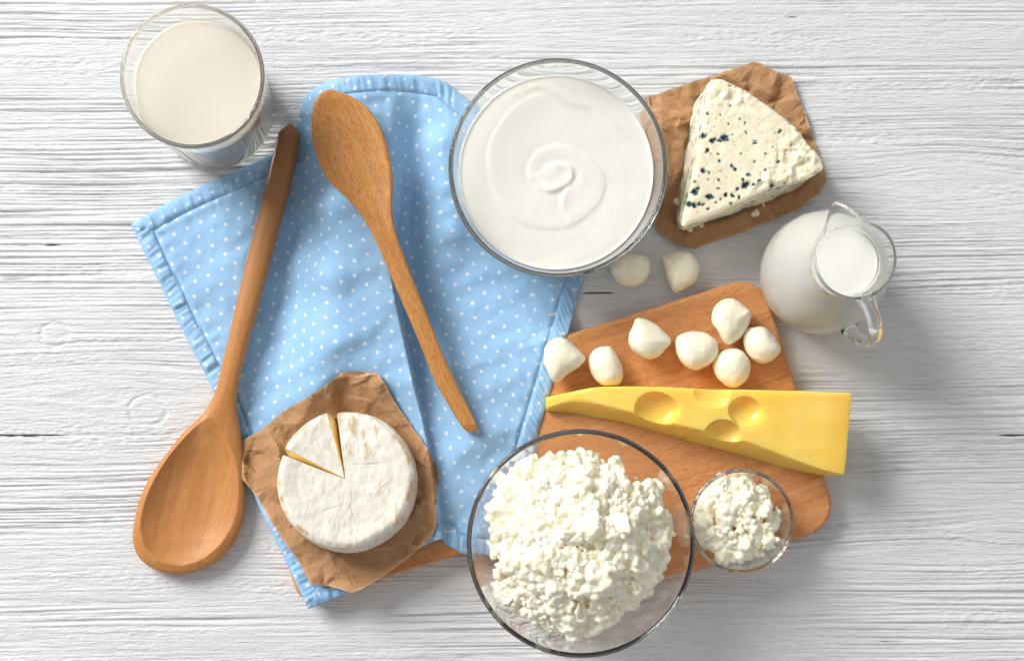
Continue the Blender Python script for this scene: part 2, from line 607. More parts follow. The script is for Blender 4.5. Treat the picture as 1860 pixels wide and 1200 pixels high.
KNOTS = [(100, 607, 26, 16, 10), (190, 720, 150, 60, 26), (265, 745, 30, 22, 8), (1500, 62, 60, 22, 14),
         (1720, 330, 120, 60, 24), (1835, 960, 90, 30, 22), (620, 70, 150, 26, 10), (1180, 60, 160, 30, 14),
         (1700, 1010, 260, 46, 16), (60, 90, 140, 40, 10), (1480, 210, 30, 12, 8)]
CRACKS = [(85, 314, 28, 4), (105, 356, 70, 14), (70, 447, 60, 6), (30, 508, 70, 6), (60, 512, 60, 5), (50, 791, 70, 4), (1090, 528, 45, 12),
          (1845, 792, 25, 4), (1770, 1150, 110, 22), (1620, 1166, 40, 5), (1850, 930, 30, 6), (620, 1168, 40, 6), (1340, 1160, 20, 4), (1440, 33, 30, 4)]


def wood_height(X, Y):
    """relief (cm) and bare cracks of the painted wood; X, Y in table pixels"""
    Rr = Y + 13 * noise2(X / 900, Y / 160, 1) + 3 * noise2(X / 260, Y / 60, 2) + 0.012 * X
    calm = np.zeros_like(X)
    for kx, ky, lx, ly, A in KNOTS:
        dx, dy = (X - kx) / lx, (Y - ky) / ly
        g = np.exp(-(dx ** 2 + dy ** 2))
        Rr = Rr - A * 1.3 * g * np.tanh(dy * 2.2)
        calm = np.maximum(calm, 0.75 * np.exp(-(dx ** 2 + dy ** 2) * 1.5))
    zone = sstep(-0.15, 0.38, noise2(X / 700 + 3.1, Y / 110, 3) + 0.45 * noise2(X / 190, Y / 50, 4))
    zone = zone + 0.9 * np.exp(-((X - 90) / 420) ** 2 - ((Y - 430) / 130) ** 2) + 0.8 * np.exp(-((X - 1800) / 500) ** 2 - ((Y - 1120) / 90) ** 2) - 0.7 * np.exp(-((X - 150) / 260) ** 2 - ((Y - 690) / 80) ** 2)
    zone = 0.16 + 0.84 * np.clip(zone, 0, 1.25) * (1 - 0.8 * calm)
    a = noise2(X / 1500, Rr / 12, 5)
    b = noise2(X / 800 + 9, Rr / 6.5, 6)
    c = noise2(X / 300 + 5, Rr / 3.8, 7)
    brk = sstep(-0.35, 0.1, noise2(X / 130, Rr / 11, 8))
    h = -0.050 * np.exp(-(a / 0.10) ** 2) * zone
    h = h - 0.040 * np.exp(-(b / 0.10) ** 2) * zone * brk
    h = h + 0.034 * a * zone + 0.024 * b * zone + 0.012 * c * (0.3 + 0.7 * np.clip(zone, 0, 1))
    # blobby brushed paint
    rough = sstep(0.0, 0.4, noise2(X / 330 + 7, Y / 45, 9))
    h = h + rough * (0.020 * noise2(X / 17, Y / 6.0, 10) + 0.013 * noise2(X / 8, Y / 4.0, 11))
    h = h + 0.010 * noise2(X / 40, Y / 3.4, 12) + 0.006 * noise2(X / 9, Y / 3.2, 15) + 0.012 * noise2(X / 120, Y / 22, 13)
    # knot ring and scar
    for kx, ky, r0 in ((100, 607, 26), (268, 745, 34)):
        rr = np.hypot((X - kx), (Y - ky) * 1.25) + 3 * noise2(X / 20, Y / 20, 21)
        h = h - 0.030 * np.exp(-((rr - r0) / 3.0) ** 2) * sstep(-0.2, 0.2, noise2(X / 30, Y / 30, 22) + 0.1)
    near = np.zeros_like(X)
    for kx, ky, lx, ly in CRACKS:
        near = np.maximum(near, np.exp(-((X - kx) / lx) ** 2 - ((Y - ky) / ly) ** 2))
    line = np.exp(-(a / 0.04) ** 2) + np.exp(-(b / 0.04) ** 2) * brk
    crack = np.clip(sstep(0.3, 0.9, near) * line, 0, 1) * sstep(-0.3, 0.05, noise2(X / 45, Y / 6, 14))
    gran = 0.35 + 0.65 * rough
    h = h + gran * (0.012 * noise2(X / 11, Y / 4.2, 16) + 0.007 * noise2(X / 6.5, Y / 3.1, 17))
    return 2.4 * h - 0.03 * crack, crack


def axis(lo, hi, flo, fhi, step):
    a = list(np.arange(flo, fhi, step))
    s, x = step, flo
    left = []
    while x > lo:
        s = min(s * 1.25, 40); x -= s; left.append(x)
    s, x = step, a[-1]
    while x < hi:
        s = min(s * 1.25, 40); x += s; a.append(x)
    return np.array(left[::-1] + a)


SEAMS = [-690, -320, 50, 420, 790, 1160, 1530, 1900]
XS = axis(-700, 2560, -30, 1890, 3.6)
for i in range(len(SEAMS) - 1):
    y0, y1 = SEAMS[i], SEAMS[i + 1]
    flo, fhi = max(y0, -20), min(y1, 1220)
    if flo < fhi:
        ys = axis(y0, y1, flo, fhi, 1.5)
        ys = np.r_[y0, ys[(ys > y0 + 0.5) & (ys < y1 - 0.5)], y1]
    else:
        ys = np.linspace(y0, y1, 60)
    X, Y = np.meshgrid(XS, ys)
    hh, ck = wood_height(X, Y)
    wob = 1.2 * noise2(XS / 90, 0 * XS + i, 31)
    e = np.minimum(Y - y0, y1 - Y)
    sid = np.where(Y - y0 < y1 - Y, y0, y1)
    deep = np.where(sid == 790, 0.045, 0.02) * sstep(-0.25, 0.15, noise2(X / 260, sid / 50.0, 33))
    hh = hh - deep * np.exp(-(e / 2.0) ** 2)
    ck = np.maximum(ck, np.exp(-(e / 1.6) ** 2) * sstep(0.2, 0.7, np.exp(-((X - 40) / 90) ** 2) * (np.abs(Y - 790) < 8) + np.exp(-((X - 1850) / 40) ** 2) * (np.abs(Y - 790) < 8)))
    v = np.stack([(X - 930) / PPC, (600 - Y) / PPC, hh - 0.02], -1)
    # the edges butt against the next plank, then turn down
    v = np.concatenate([v[:1] - [0, 0, 0.5], v, v[-1:] - [0, 0, 0.5]])
    v[0, :, 1] += 0.004; v[-1, :, 1] -= 0.004
    ck = np.concatenate([ck[:1], ck, ck[-1:]])
    f = gridfaces(len(ys) + 2, len(XS))[:, ::-1]
    o = build('plank', v.reshape(-1, 3), f, M_PAINT, table)
    attr(o, 'crack', ck.ravel())

# ------------------------------------------------------------------ cutting board
E1 = np.array((0.954, -0.30)); E2 = np.array((0.30, 0.954))
BT = 1.5


def ab(a, b):
    return tuple(E1 * a + E2 * b)


def fillet(pts, n=8):
    out = []
    m = len(pts)
    for i in range(m):
        p0 = np.array(pts[i - 1][:2]); p1 = np.array(pts[i][:2]); p2 = np.array(pts[(i + 1) % m][:2]); r = pts[i][2]
        a = p1 + (p0 - p1) / np.linalg.norm(p0 - p1) * r
        c = p1 + (p2 - p1) / np.linalg.norm(p2 - p1) * r
        for t in np.linspace(0, 1, n):
            # conic close to a circular arc
            w0, w1, w2 = (1 - t) ** 2, 2 * t * (1 - t) * 0.72, t * t
            out.append((w0 * a + w1 * p1 + w2 * c) / (w0 + w1 + w2))
    return np.array(out)


def offset_ring(ring, d):
    """move a closed xy ring inwards by d (ring counter-clockwise)"""
    t = np.roll(ring, -1, 0) - np.roll(ring, 1, 0)
    t /= np.linalg.norm(t, axis=1)[:, None] + 1e-12
    nrm = np.stack([-t[:, 1], t[:, 0]], -1)
    return ring + nrm * d


def ccw(ring):
    a = np.sum(ring[:, 0] * np.roll(ring[:, 1], -1) - np.roll(ring[:, 0], -1) * ring[:, 1])
    return ring if a > 0 else ring[::-1]


BA0, BA1, BB0, BB1 = 556, 1170, 888, 1369
HA0, HB0, HB1 = 190, 1047, 1211
bpts = [(*ab(BA0, BB0), 45), (*ab(BA1, BB0), 55), (*ab(BA1, BB1), 60), (*ab(BA0, BB1), 45),
        (*ab(BA0, HB1), 35), (*ab(HA0, HB1), 32), (*ab(HA0, HB0), 32), (*ab(BA0, HB0), 35)]
bring = resample(fillet(bpts, 10), 260, True)
bxy = ccw(np.array([P(x, y, BT)[:2] for x, y in bring]))
rings = []
for d, z in [(0.22, 0.0), (0.06, 0.06), (0.0, 0.22), (0.0, BT - 0.34), (0.035, BT - 0.16), (0.12, BT - 0.05), (0.26, BT - 0.004), (0.34, BT)]:
    q = offset_ring(bxy, d)
    rings.append(np.c_[q, np.full(len(q), z)])
nb = len(bxy)
v = np.vstack(rings)
f = [tuple(q) for q in gridfaces(len(rings), nb, True)]
f.append(tuple(range(nb))[::-1])
f.append(tuple(range((len(rings) - 1) * nb, len(rings) * nb)))
board = build('cutting_board', v, f, M_BOARD, sharp=60, closed=True)
tag(board, 'orange brown wooden cutting board with a handle, under the yellow cheese and napkin', 'cutting board')


def board_sd(px, py):
    """signed pixel distance to the board, negative inside"""
    a = px * E1[0] + py * E1[1]; b = px * E2[0] + py * E2[1]

    def box(a0, a1, b0, b1):
        qx = np.abs(a - (a0 + a1) / 2) - (a1 - a0) / 2
        qy = np.abs(b - (b0 + b1) / 2) - (b1 - b0) / 2
        return np.hypot(np.maximum(qx, 0), np.maximum(qy, 0)) + np.minimum(np.maximum(qx, qy), 0)
    return np.minimum(box(BA0, BA1, BB0, BB1), box(HA0, BA0 + 40, HB0, HB1))


# ------------------------------------------------------------------ napkin
CHX, CHY = 636.0, 880.0          # soft white cheese: its place and the plane it rests on


def cheese_plane(px, py):
    return 1.85 + (px - CHX) / PPC * 0.09 + (py - CHY) / PPC * 0.19


def rbf(pts):
    p = np.array(pts, float)
    n = len(p)

    def k(d): return np.where(d > 1e-9, d ** 2 * np.log(d + 1e-12), 0)
    D = np.hypot(p[:, None, 0] - p[None, :, 0], p[:, None, 1] - p[None, :, 1]) / 100
    A = np.zeros((n + 3, n + 3))
    A[:n, :n] = k(D) + np.eye(n) * 0.06
    A[:n, n] = A[n, :n] = 1
    A[:n, n + 1] = A[n + 1, :n] = p[:, 0] / 100
    A[:n, n + 2] = A[n + 2, :n] = p[:, 1] / 100
    s = np.linalg.solve(A, np.r_[p[:, 2], 0, 0, 0])

    def ev(x, y):
        out = s[n] + s[n + 1] * x / 100 + s[n + 2] * y / 100
        for i in range(n):
            out = out + s[i] * k(np.hypot(x - p[i, 0], y - p[i, 1]) / 100)
        return out
    return ev


LEFT = rbf([(238, 408, 0.15), (300, 450, 0.15), (350, 600, 0.15), (400, 740, 0.15), (330, 375, 0.2), (420, 330, 0.45), (400, 430, 0.3), (395, 560, 0.25), (478, 400, 0.6), (462, 500, 0.55), (440, 600, 0.45), (430, 680, 0.4),
            (490, 310, 0.6), (525, 262, 0.4), (548, 330, 0.2), (545, 420, 0.2), (535, 520, 0.25), (512, 620, 0.3), (480, 720, 0.4), (450, 820, 0.4),
            (541, 215, 0.4), (560, 180, 1.56), (600, 165, 2.73), (660, 145, 2.6), (720, 150, 1.4),
            (565, 290, 1.56), (567, 400, 1.69), (560, 520, 1.69), (545, 620, 1.56), (530, 720, 1.1),
            (595, 260, 3.38), (592, 380, 3.77), (588, 500, 3.58), (582, 620, 3.12), (580, 730, 1.8),
            (650, 280, 3.51), (650, 400, 3.38), (650, 520, 3.19), (655, 640, 2.86), (660, 740, 2.0),
            (700, 300, 2.86), (700, 420, 3.12), (705, 520, 3.19), (720, 620, 3.0), (740, 740, 3.1),
            (500, 950, 1.0), (560, 1090, 1.5), (600, 850, 1.5), (640, 950, 1.9), (760, 860, 3.0), (785, 960, 2.6), (700, 1030, 2.0), (490, 870, 0.8)])
RIGHT = rbf([(620, 260, 2.47), (700, 160, 1.56), (735, 200, 0.5), (742, 260, 0.2), (748, 350, 0.15), (752, 430, 0.2), (760, 520, 0.2), (768, 620, 0.3), (785, 700, 1.3),
             (800, 170, 0.9), (800, 260, 2.0), (808, 340, 2.0), (818, 430, 1.6), (840, 200, 0.8), (860, 300, 0.6), (850, 480, 0.7), (860, 580, 1.2),
             (900, 540, 0.8), (905, 640, 1.6), (960, 540, 0.4), (1040, 520, 0.2), (1020, 600, 0.8), (970, 640, 1.6), (980, 730, 1.65), (900, 740, 1.75), (850, 800, 2.2),
             (900, 870, 1.65), (830, 900, 1.7), (830, 990, 1.65), (900, 1010, 1.65), (800, 850, 1.6), (780, 780, 1.5), (960, 420, 0.25), (1000, 330, 0.2), (900, 380, 0.3), (1075, 450, 0.2)])
PLEAT = catmull([(735, 120), (735, 200), (722, 300), (708, 440), (715, 510), (728, 580), (745, 660), (762, 740), (778, 820), (792, 900), (804, 985), (815, 1060)], 60)
BIG_SPOON_AXIS = [(527, 232, 0.55), (500, 350, 0.50), (470, 480, 0.48), (415, 710, 0.38)]
BAMBOO_AXIS = [(600, 190, 3.3), (660, 350, 3.25), (720, 460, 3.05), (780, 620, 2.65), (856, 778, 2.2)]
BOWL1 = (1001.0, 335.0, 0.30)    # yogurt bowl: base pixel, base height


def seg_cap(px, py, axis_pts, half):
    """height of the underside of a stick lying along axis_pts, rising away from it"""
    best = np.full(np.shape(px), 1e9)
    for (ax, ay, az), (bx, by, bz) in zip(axis_pts[:-1], axis_pts[1:]):
        dx, dy = bx - ax, by - ay
        t = np.clip(((px - ax) * dx + (py - ay) * dy) / (dx * dx + dy * dy), 0, 1)
        d = np.hypot(px - ax - t * dx, py - ay - t * dy)
        hw = half
        best = np.minimum(best, az + t * (bz - az) + np.maximum(d - hw, 0) * 0.05)
    return best


def smin(a, b, k=0.12):
    h = np.clip(0.5 + 0.5 * (b - a) / k, 0, 1)
    return b * (1 - h) + a * h - k * h * (1 - h)


def smax(a, b, k=0.12):
    return -smin(-a, -b, k)


def napkin_z(px, py, fine=True):
    px = np.asarray(px, float); py = np.asarray(py, float)
    d, s = dpoly(px, py, PLEAT)
    d = d * s                      # + on the left of the downward line is the right side in image space
    wid = 5 + 40 * (1 - sstep(300, 500, py))
    k = sstep(-wid, wid * 0.6, d)  # 1 = left panel
    z = RIGHT(px, py) * (1 - k) + LEFT(px, py) * k
    z = np.maximum(z, 0.13)
    sd = board_sd(px, py)
    z = smax(z, 0.13 + (BT) * (1 - sstep(-4, 48, sd)), 0.10)
    if fine:
        z = z + 0.10 * noise2(px / 95, py / 130, 41) + 0.19 * noise2((px * .45 + py) / 42, (py * .45 - px) / 120, 42) + 0.05 * noise2(px / 19, py / 24, 43)
    z = smin(z, seg_cap(px, py, BAMBOO_AXIS, 16) + 0.0, 0.10)
    z = smin(z, seg_cap(px, py, BIG_SPOON_AXIS, 26), 0.10)
    dc = np.hypot(px - CHX, py - CHY)
    q = np.minimum(1, 128 / np.maximum(dc, 1))
    z = smin(z, cheese_plane(CHX + (px - CHX) * q, CHY + (py - CHY) * q) - 0.10 + np.maximum(dc - 128, 0) * 0.022, 0.15)
    db = np.hypot(px - BOWL1[0], py - BOWL1[1]) / PPC
    z = smin(z, 0.20 + np.maximum(db - 3.0, 0) ** 2 * 0.20, 0.08)
    # mozzarella ball leaning on the hem
    return np.maximum(z, 0.10 + BT * (sd < -8))


TOP = [(238, 408), (270, 388), (330, 355), (420, 314), (500, 276), (535, 250), (541, 215), (552, 178), (590, 150), (640, 139), (700, 135), (760, 138), (810, 150), (850, 182), (930, 240), (1020, 330), (1078, 450)]
LEFTE = [(238, 408), (285, 505), (332, 602), (386, 705), (430, 805), (462, 900), (510, 1000), (560, 1105)]
RIGHTE = [(1078, 450), (1060, 506), (1032, 602), (1006, 690), (978, 785), (948, 890), (915, 1012)]
BOTE = [(560, 1105), (598, 1090), (632, 1074), (690, 1035), (750, 1000), (801, 979), (812, 990), (850, 1007), (915, 1012)]
NS, NT = 300, 320
s = np.linspace(0, 1, NS); t = np.linspace(0, 1, NT)
top = catmull(TOP, NS); bot = catmull(BOTE, NS); lef = catmull(LEFTE, NT); rig = catmull(RIGHTE, NT)
S, T = np.meshgrid(s, t)
G = ((1 - T)[..., None] * top[None] + T[..., None] * bot[None] + (1 - S)[..., None] * lef[:, None] + S[..., None] * rig[:, None]
     - ((1 - S) * (1 - T))[..., None] * top[0] - (S * (1 - T))[..., None] * top[-1] - ((1 - S) * T)[..., None] * bot[0] - (S * T)[..., None] * bot[-1])
NPX, NPY = G[..., 0], G[..., 1]
# distance to the napkin edge, for the hem
loop = np.vstack([top, rig[1:], bot[::-1][1:], lef[::-1][1:-1]])
EDGE, _ = dpoly(NPX, NPY, np.vstack([loop, loop[:1]])[::3])
al = np.where(np.abs(NPX - NPX[:, :1]) < 90, NPY, NPX)
NZ = napkin_z(NPX, NPY)
HEM = 31.0
puck = np.exp(-((EDGE - HEM * 0.5) / (HEM * 0.40)) ** 4)
dcs = np.stack([dpoly(NPX, NPY, c_[::3])[0] for c_ in (lef, top, rig, bot)], 0)
near_ = np.argmin(dcs, 0)
LL = [np.sum(np.linalg.norm(np.diff(c_, axis=0), axis=1)) for c_ in (lef, top, rig, bot)]
arc = np.choose(near_, [T * LL[0], S * LL[1] + 3000, T * LL[2] + 6000, S * LL[3] + 9000])
arc = arc + 0.12 * (EDGE - HEM) * np.choose(near_, [1, -1, 1, 1]) + 6 * noise2(NPX / 40, NPY / 40, 53)
alx = noise2(arc / 7.5, 0 * arc + 0.5, 51) + 0.4 * noise2(arc / 4.5, 0 * arc + 0.5, 52)
inner = np.exp(-((EDGE - HEM - 14) / 14) ** 2)
NZ = NZ + 0.10 * inner * noise2(arc / 16, 0 * arc + 0.3, 54)
NZ = NZ + puck * (0.06 + 0.20 * alx) - 0.10 * np.exp(-((EDGE - HEM) / 3.4) ** 2) + 0.03 * np.exp(-((EDGE - HEM - 9) / 6) ** 2)
NZ = NZ - 0.07 * np.exp(-(EDGE / 3.5) ** 2)
NZ = np.where(EDGE < 1, np.maximum(NZ, 0.04), NZ)
VV = PA(NPX, NPY, NZ)
# texture coordinates on the cloth: plane coordinates corrected for the slope
o_x = np.argmin(np.abs(NPX - 545), axis=1)
dl = np.linalg.norm(np.diff(VV, axis=1), axis=2) * PPC
dp = np.hypot(np.diff(NPX, axis=1), np.diff(NPY, axis=1))
cor = np.concatenate([np.zeros((NT, 1)), np.cumsum(np.clip(dl - dp, 0, None), axis=1)], axis=1)
cor = cor - np.take_along_axis(cor, o_x[:, None], 1)
for _ in range(12): cor[1:-1] = (cor[:-2] + cor[1:-1] * 2 + cor[2:]) / 4
UX, UY = (NPX + cor) / PPC, NPY / PPC


def rot(x, y, a): return x * math.cos(a) - y * math.sin(a), x * math.sin(a) + y * math.cos(a)


UL = rot(UX, UY, R(24.5)); UR = rot(UX, UY, R(-16.5))
faces = gridfaces(NT, NS)[:, ::-1]
fc = faces[:, 0]
pd, ps = dpoly(NPX.ravel()[fc], NPY.ravel()[fc], PLEAT)
left_face = ps > 0
edge_face = EDGE.ravel()[faces].mean(1) < HEM
napkin = thing('napkin', (*P(650, 620, 0)[:2], 0.0), 'light blue cotton napkin with white polka dots, lying crumpled under both spoons', 'napkin')


def cloth_part(name, sel):
    ff = faces[sel]
    used, inv = np.unique(ff, return_inverse=True)
    o = build(name, VV.reshape(-1, 3)[used], inv.reshape(ff.shape), M_CLOTH, napkin)
    uvl = o.data.uv_layers.new(name='UVMap')
    lf = left_face[sel][:, None]
    u = np.where(lf, UL[0].ravel()[ff], UR[0].ravel()[ff])
    v_ = np.where(lf, UL[1].ravel()[ff], UR[1].ravel()[ff])
    uvl.data.foreach_set('uv', np.stack([u, v_], -1).astype(np.float32).ravel())
    sm = o.modifiers.new('thickness', 'SOLIDIFY')
    sm.thickness = 0.0009; sm.offset = -1
    return o


cloth_part('cloth', ~edge_face)
cloth_part('hem', edge_face)

# ------------------------------------------------------------------ sheets of kraft paper


def crop(pts, x0, y0, k):
    return np.array([(x0 + a / k, y0 + b / k) for a, b in pts])


PAPER1 = crop([(490, 65), (560, 62), (655, 70), (690, 120), (730, 200), (780, 270), (850, 370), (900, 440), (930, 500), (937, 560), (925, 680), (925, 780), (890, 840),
               (790, 930), (680, 1010), (580, 1070), (535, 1088), (430, 1055), (345, 1050), (320, 1000), (280, 930), (210, 840), (150, 740), (100, 650), (25, 560), (22, 500),
               (28, 380), (120, 330), (210, 250), (330, 180), (420, 120)], 430, 650, 2.553)
PAPER2 = crop([(62, 285), (180, 240), (300, 200), (460, 150), (600, 100), (700, 70), (730, 78), (800, 115), (905, 155), (940, 250), (1000, 400), (1050, 560), (1100, 690), (1110, 750),
               (1080, 810), (970, 905), (800, 980), (620, 1050), (430, 1115), (350, 1145), (240, 1115), (140, 1050), (120, 980), (85, 800), (75, 500)], 1150, 90, 3.158)


def paper(name, poly, zbase, amp, seed, label, cap=None, under=None):
    ring = resample(poly, 220, True)
    ring = ring + np.stack([noise2(ring[:, 0] / 9, ring[:, 1] / 9, 61), noise2(ring[:, 0] / 9 + 5, ring[:, 1] / 9, 62)], -1) * 2.0
    v2, tr = fill(ring, 4.0)
    x, y = v2[:, 0], v2[:, 1]
    box = (x.min(), y.min(), x.max(), y.max())
    wx = x + 6 * noise2(x / 40, y / 40, 63); wy = y + 6 * noise2(x / 40 + 3, y / 40, 64)
    big = tin(wx, wy, box, 34, seed); mid = tin(wx, wy, box, 130, seed + 1); sm = tin(wx, wy, box, 420, seed + 2)
    msk = 0.45 + 0.75 * sstep(-0.25, 0.3, noise2(x / 70, y / 70, seed))
    hgt = amp * (0.8 * big + 1.1 * mid * msk + 0.75 * sm * msk)
    z = zbase(x, y) + hgt + amp * 1.3
    if cap is not None: z = np.minimum(z, cap(x, y))
    if under is not None: z = np.maximum(z, under(x, y))
    de, _ = dpoly(x, y, np.vstack([ring, ring[:1]]))
    # worn crests: where the facets fold upwards
    e = 3.0

    def F(xx, yy): return 0.8 * tin(xx, yy, box, 34, seed) + 0.85 * tin(xx, yy, box, 130, seed + 1)
    lap = F(wx + e, wy) + F(wx - e, wy) + F(wx, wy + e) + F(wx, wy - e) - 4 * F(wx, wy)
    cre = np.clip(-lap * 1.6, 0, 1) * sstep(-0.2, 0.4, noise2(x / 40, y / 40, 65) + 0.1)
    o = build(name, PA(x, y, z), tr, M_KRAFT, smooth=False)
    attr(o, 'crease', np.maximum(cre, 0.5 * np.exp(-(de / 2.0) ** 2)))
    sm_ = o.modifiers.new('thickness', 'SOLIDIFY'); sm_.thickness = 0.00015; sm_.offset = -1
    # face the sky
    if o.data.polygons[0].normal.z < 0:
        o.data.flip_normals()
    tag(o, label, 'paper')
    return o


def cap1(x, y):
    dc = np.hypot(x - CHX, y - CHY)
    return cheese_plane(x, y) - 0.02 + np.maximum(dc - 118, 0) * 0.06


paper('kraft_paper', PAPER1, lambda x, y: np.maximum(napkin_z(x, y, False), 0.1) + 0.06, 0.30, 11,
      'crumpled brown kraft paper under the round white cheese on the napkin', cap1, lambda x, y: napkin_z(x, y) + 0.05)


def cap2(x, y):
    d = np.where(inpoly(x, y, BLUE_BOT), 0.0, 1.0)
    dd, _ = dpoly(x, y, np.vstack([BLUE_BOT, BLUE_BOT[:1]]))
    # also keep clear of the bowl that leans over the sheet
    db = np.hypot(x - BOWL1[0], y - BOWL1[1]) / PPC
    return np.minimum(0.28 + d * dd * 0.03, 0.14 + 9 * (db > 4.2) + np.maximum(db - 3.0, 0) ** 2 * 0.2)


BLUE_BOT = crop([(385, 262), (440, 195), (495, 182), (560, 210), (640, 250), (720, 305), (800, 360), (870, 410), (930, 465), (985, 545), (1035, 600), (1065, 645), (1068, 690), (1010, 742),
                 (900, 815), (750, 878), (680, 900), (520, 962), (400, 992), (340, 1020), (290, 1040), (262, 1030), (252, 955), (262, 880), (272, 750), (297, 620), (326, 450), (350, 310)], 1150, 90, 3.158)
BLUE_TOP = crop([(428, 215), (448, 180), (490, 172), (560, 200), (640, 237), (720, 290), (800, 345), (870, 397), (930, 450), (990, 530), (1042, 582), (1082, 640), (1090, 688), (1010, 732),
                 (880, 770), (775, 800), (690, 842), (560, 905), (430, 965), (360, 990), (300, 1018), (280, 1012), (283, 950), (310, 870), (345, 720), (378, 560), (402, 420), (418, 300)], 1150, 90, 3.158)
paper('kraft_paper', PAPER2, lambda x, y: 0.02 + 0 * x, 0.28, 31, 'wrinkled brown kraft paper on the white table under the blue cheese wedge', cap2, lambda x, y: 0.03 + 0 * x)

# ------------------------------------------------------------------ soft white cheese and its cut slice
pl_n = Vector((-0.09, 0.19, 1)).normalized()      # normal of the plane it lies on (world y is up in the picture)
zc = Vector((0, 0, 1)).rotation_difference(pl_n).to_matrix()
CH0 = np.array(P(CHX, CHY, 1.85))
CR, CT = 4.52, 2.3


CUTS = [[(1.9, -0.75), (2.25, -0.35), (2.75, 0.05)], [(-1.35, -2.05), (-0.6, -1.85), (0.2, -1.65)], [(0.35, -1.7), (0.6, -2.3), (0.75, -2.9)], [(-2.0, 0.1), (-1.9, -0.6)],
        [(-0.5, 0.9), (0.8, 0.95), (2.2, 1.0)], [(-2.9, -1.6), (-1.5, -2.3)]]


def cheese_sector(a0, a1, shift, n, seed, R0=CR):
    er = 0.36
    prof = []
    for r in np.linspace(0, R0 - er, 44): prof.append((r, CT, 0))
    for a in np.linspace(90, 0, 9)[1:]: prof.append((R0 - er + er * math.cos(R(a)), CT - er + er * math.sin(R(a)), 1 if a > 40 else 0.4))
    for z in np.linspace(CT - er, er * 0.7, 8)[1:]: prof.append((R0 + 0.06 * math.sin((z / CT) * math.pi), z, 0.1))
    for a in np.linspace(0, -90, 6)[1:]: prof.append((R0 - er * 0.7 + er * 0.7 * math.cos(R(a)), er * 0.7 + er * 0.7 * math.sin(R(a)), 0))
    prof.append((0, 0, 0))
    pr = np.array(prof)
    th = np.linspace(R(a0), R(a1), n)
    tt, rr = np.meshgrid(th, pr[:, 0])
    zz = np.repeat(pr[:, 1:2], n, 1)
    lean = R(2.8) * (1 - zz / CT) * np.linspace(-1, 1, n)[None] ** 7     # cuts that lean open towards the top
    tt = tt + lean
    wob = 1 + 0.018 * noise2(np.cos(tt) * 1.6 + 5, np.sin(tt) * 1.6, seed) + 0.008 * noise2(np.cos(tt) * 7, np.sin(tt) * 7, seed + 1)
    x = rr * wob * np.cos(tt) + shift[0]; y = rr * wob * np.sin(tt) + shift[1]
    topk = sstep(CT * 0.6, CT, zz)
    dz = topk * (0.11 * noise2(x / 1.7, y / 1.7, seed + 2) + 0.06 * noise2(x / 0.6, y / 0.6, seed + 3) + 0.03 * noise2(x / 0.13, y / 0.5, seed + 4) + 0.10 * sstep(0.72, 0.9, rr / R0) * (1 - sstep(0.9, 0.97, rr / R0))
                 - 0.10 * (np.clip(rr / R0, 0, 1) ** 4 < 0.25) * 0.3)
    for cl_ in CUTS:
        dd = dpoly(x, y, cl_)[0]
        dz = dz - topk * 0.05 * np.exp(-(dd / 0.035) ** 2) + topk * 0.012 * np.exp(-((dd - 0.12) / 0.06) ** 2)
    bul = 0.03 * noise2(tt * 9, zz * 2.2, seed + 5)
    x = x + (1 - topk) * bul * np.cos(tt); y = y + (1 - topk) * bul * np.sin(tt)
    loc = np.stack([x, y, zz + dz], -1)
    edge = np.repeat(pr[:, 2:3], n, 1) * sstep(-0.1, 0.25, noise2(x / 1.1, y / 1.1, seed + 6) + 0.05)
    # rind browned along the cuts
    return loc, pr, edge


def place(loc):
    return (np.asarray(loc).reshape(-1, 3) @ np.array(zc).T) + CH0


def build_cheese(name, a0, a1, shift, n, seed, label, cat):
    loc, pr, edge = cheese_sector(a0, a1, shift, n, seed)
    rr = np.hypot(loc[..., 0] - shift[0], loc[..., 1] - shift[1])
    t = thing(name, CH0 + np.array((0, 0, 0.0)), label, cat)
    o = build('rind', place(loc), gridfaces(len(pr), n)[:, ::-1], M_RIND, t)
    if o.data.polygons[5].normal.z < 0: o.data.flip_normals()
    attr(o, 'edge', edge.ravel())
    # the two cut faces, bulging a little, set just inside the rind edge
    vs, fs = [], []
    for k, col in enumerate((0, n - 1)):
        ring = loc[:, col]
        ang = R(a0 if k == 0 else a1)
        out = np.array((math.sin(ang), -math.cos(ang), 0)) * (1 if k == 0 else -1)
        m = len(ring)
        inner = ring * [1, 1, 1]
        c = np.array((shift[0] + CR * 0.5 * math.cos(ang), shift[1] + CR * 0.5 * math.sin(ang), CT * 0.5))
        base = len(vs)
        levels = [1.0, 0.93, 0.8, 0.55, 0.25]
        for q in levels:
            for p in inner:
                b = c + (p - c) * q
                vs.append(b + out * (0.0 if q == 1.0 else 0.05 * (1 - q ** 3)))
        for l in range(len(levels) - 1):
            for j in range(m):
                j2 = (j + 1) % m
                fs.append((base + l * m + j, base + l * m + j2, base + (l + 1) * m + j2, base + (l + 1) * m + j))
        fs.append(tuple(base + (len(levels) - 1) * m + j for j in range(m)))
    build('paste', place(vs), fs, M_PASTE, t, sharp=50)
    return t


build_cheese('soft_cheese', 158.6, 360 + 98.0, (0, 0), 300, 71, 'round white rind soft cheese with one slice cut, on kraft paper', 'cheese')
build_cheese('soft_cheese_slice', 106.0, 153.0, (-0.06, 0.07), 50, 81, 'small wedge slice with white rind, cut from the round soft cheese', 'cheese')

# ------------------------------------------------------------------ spoons


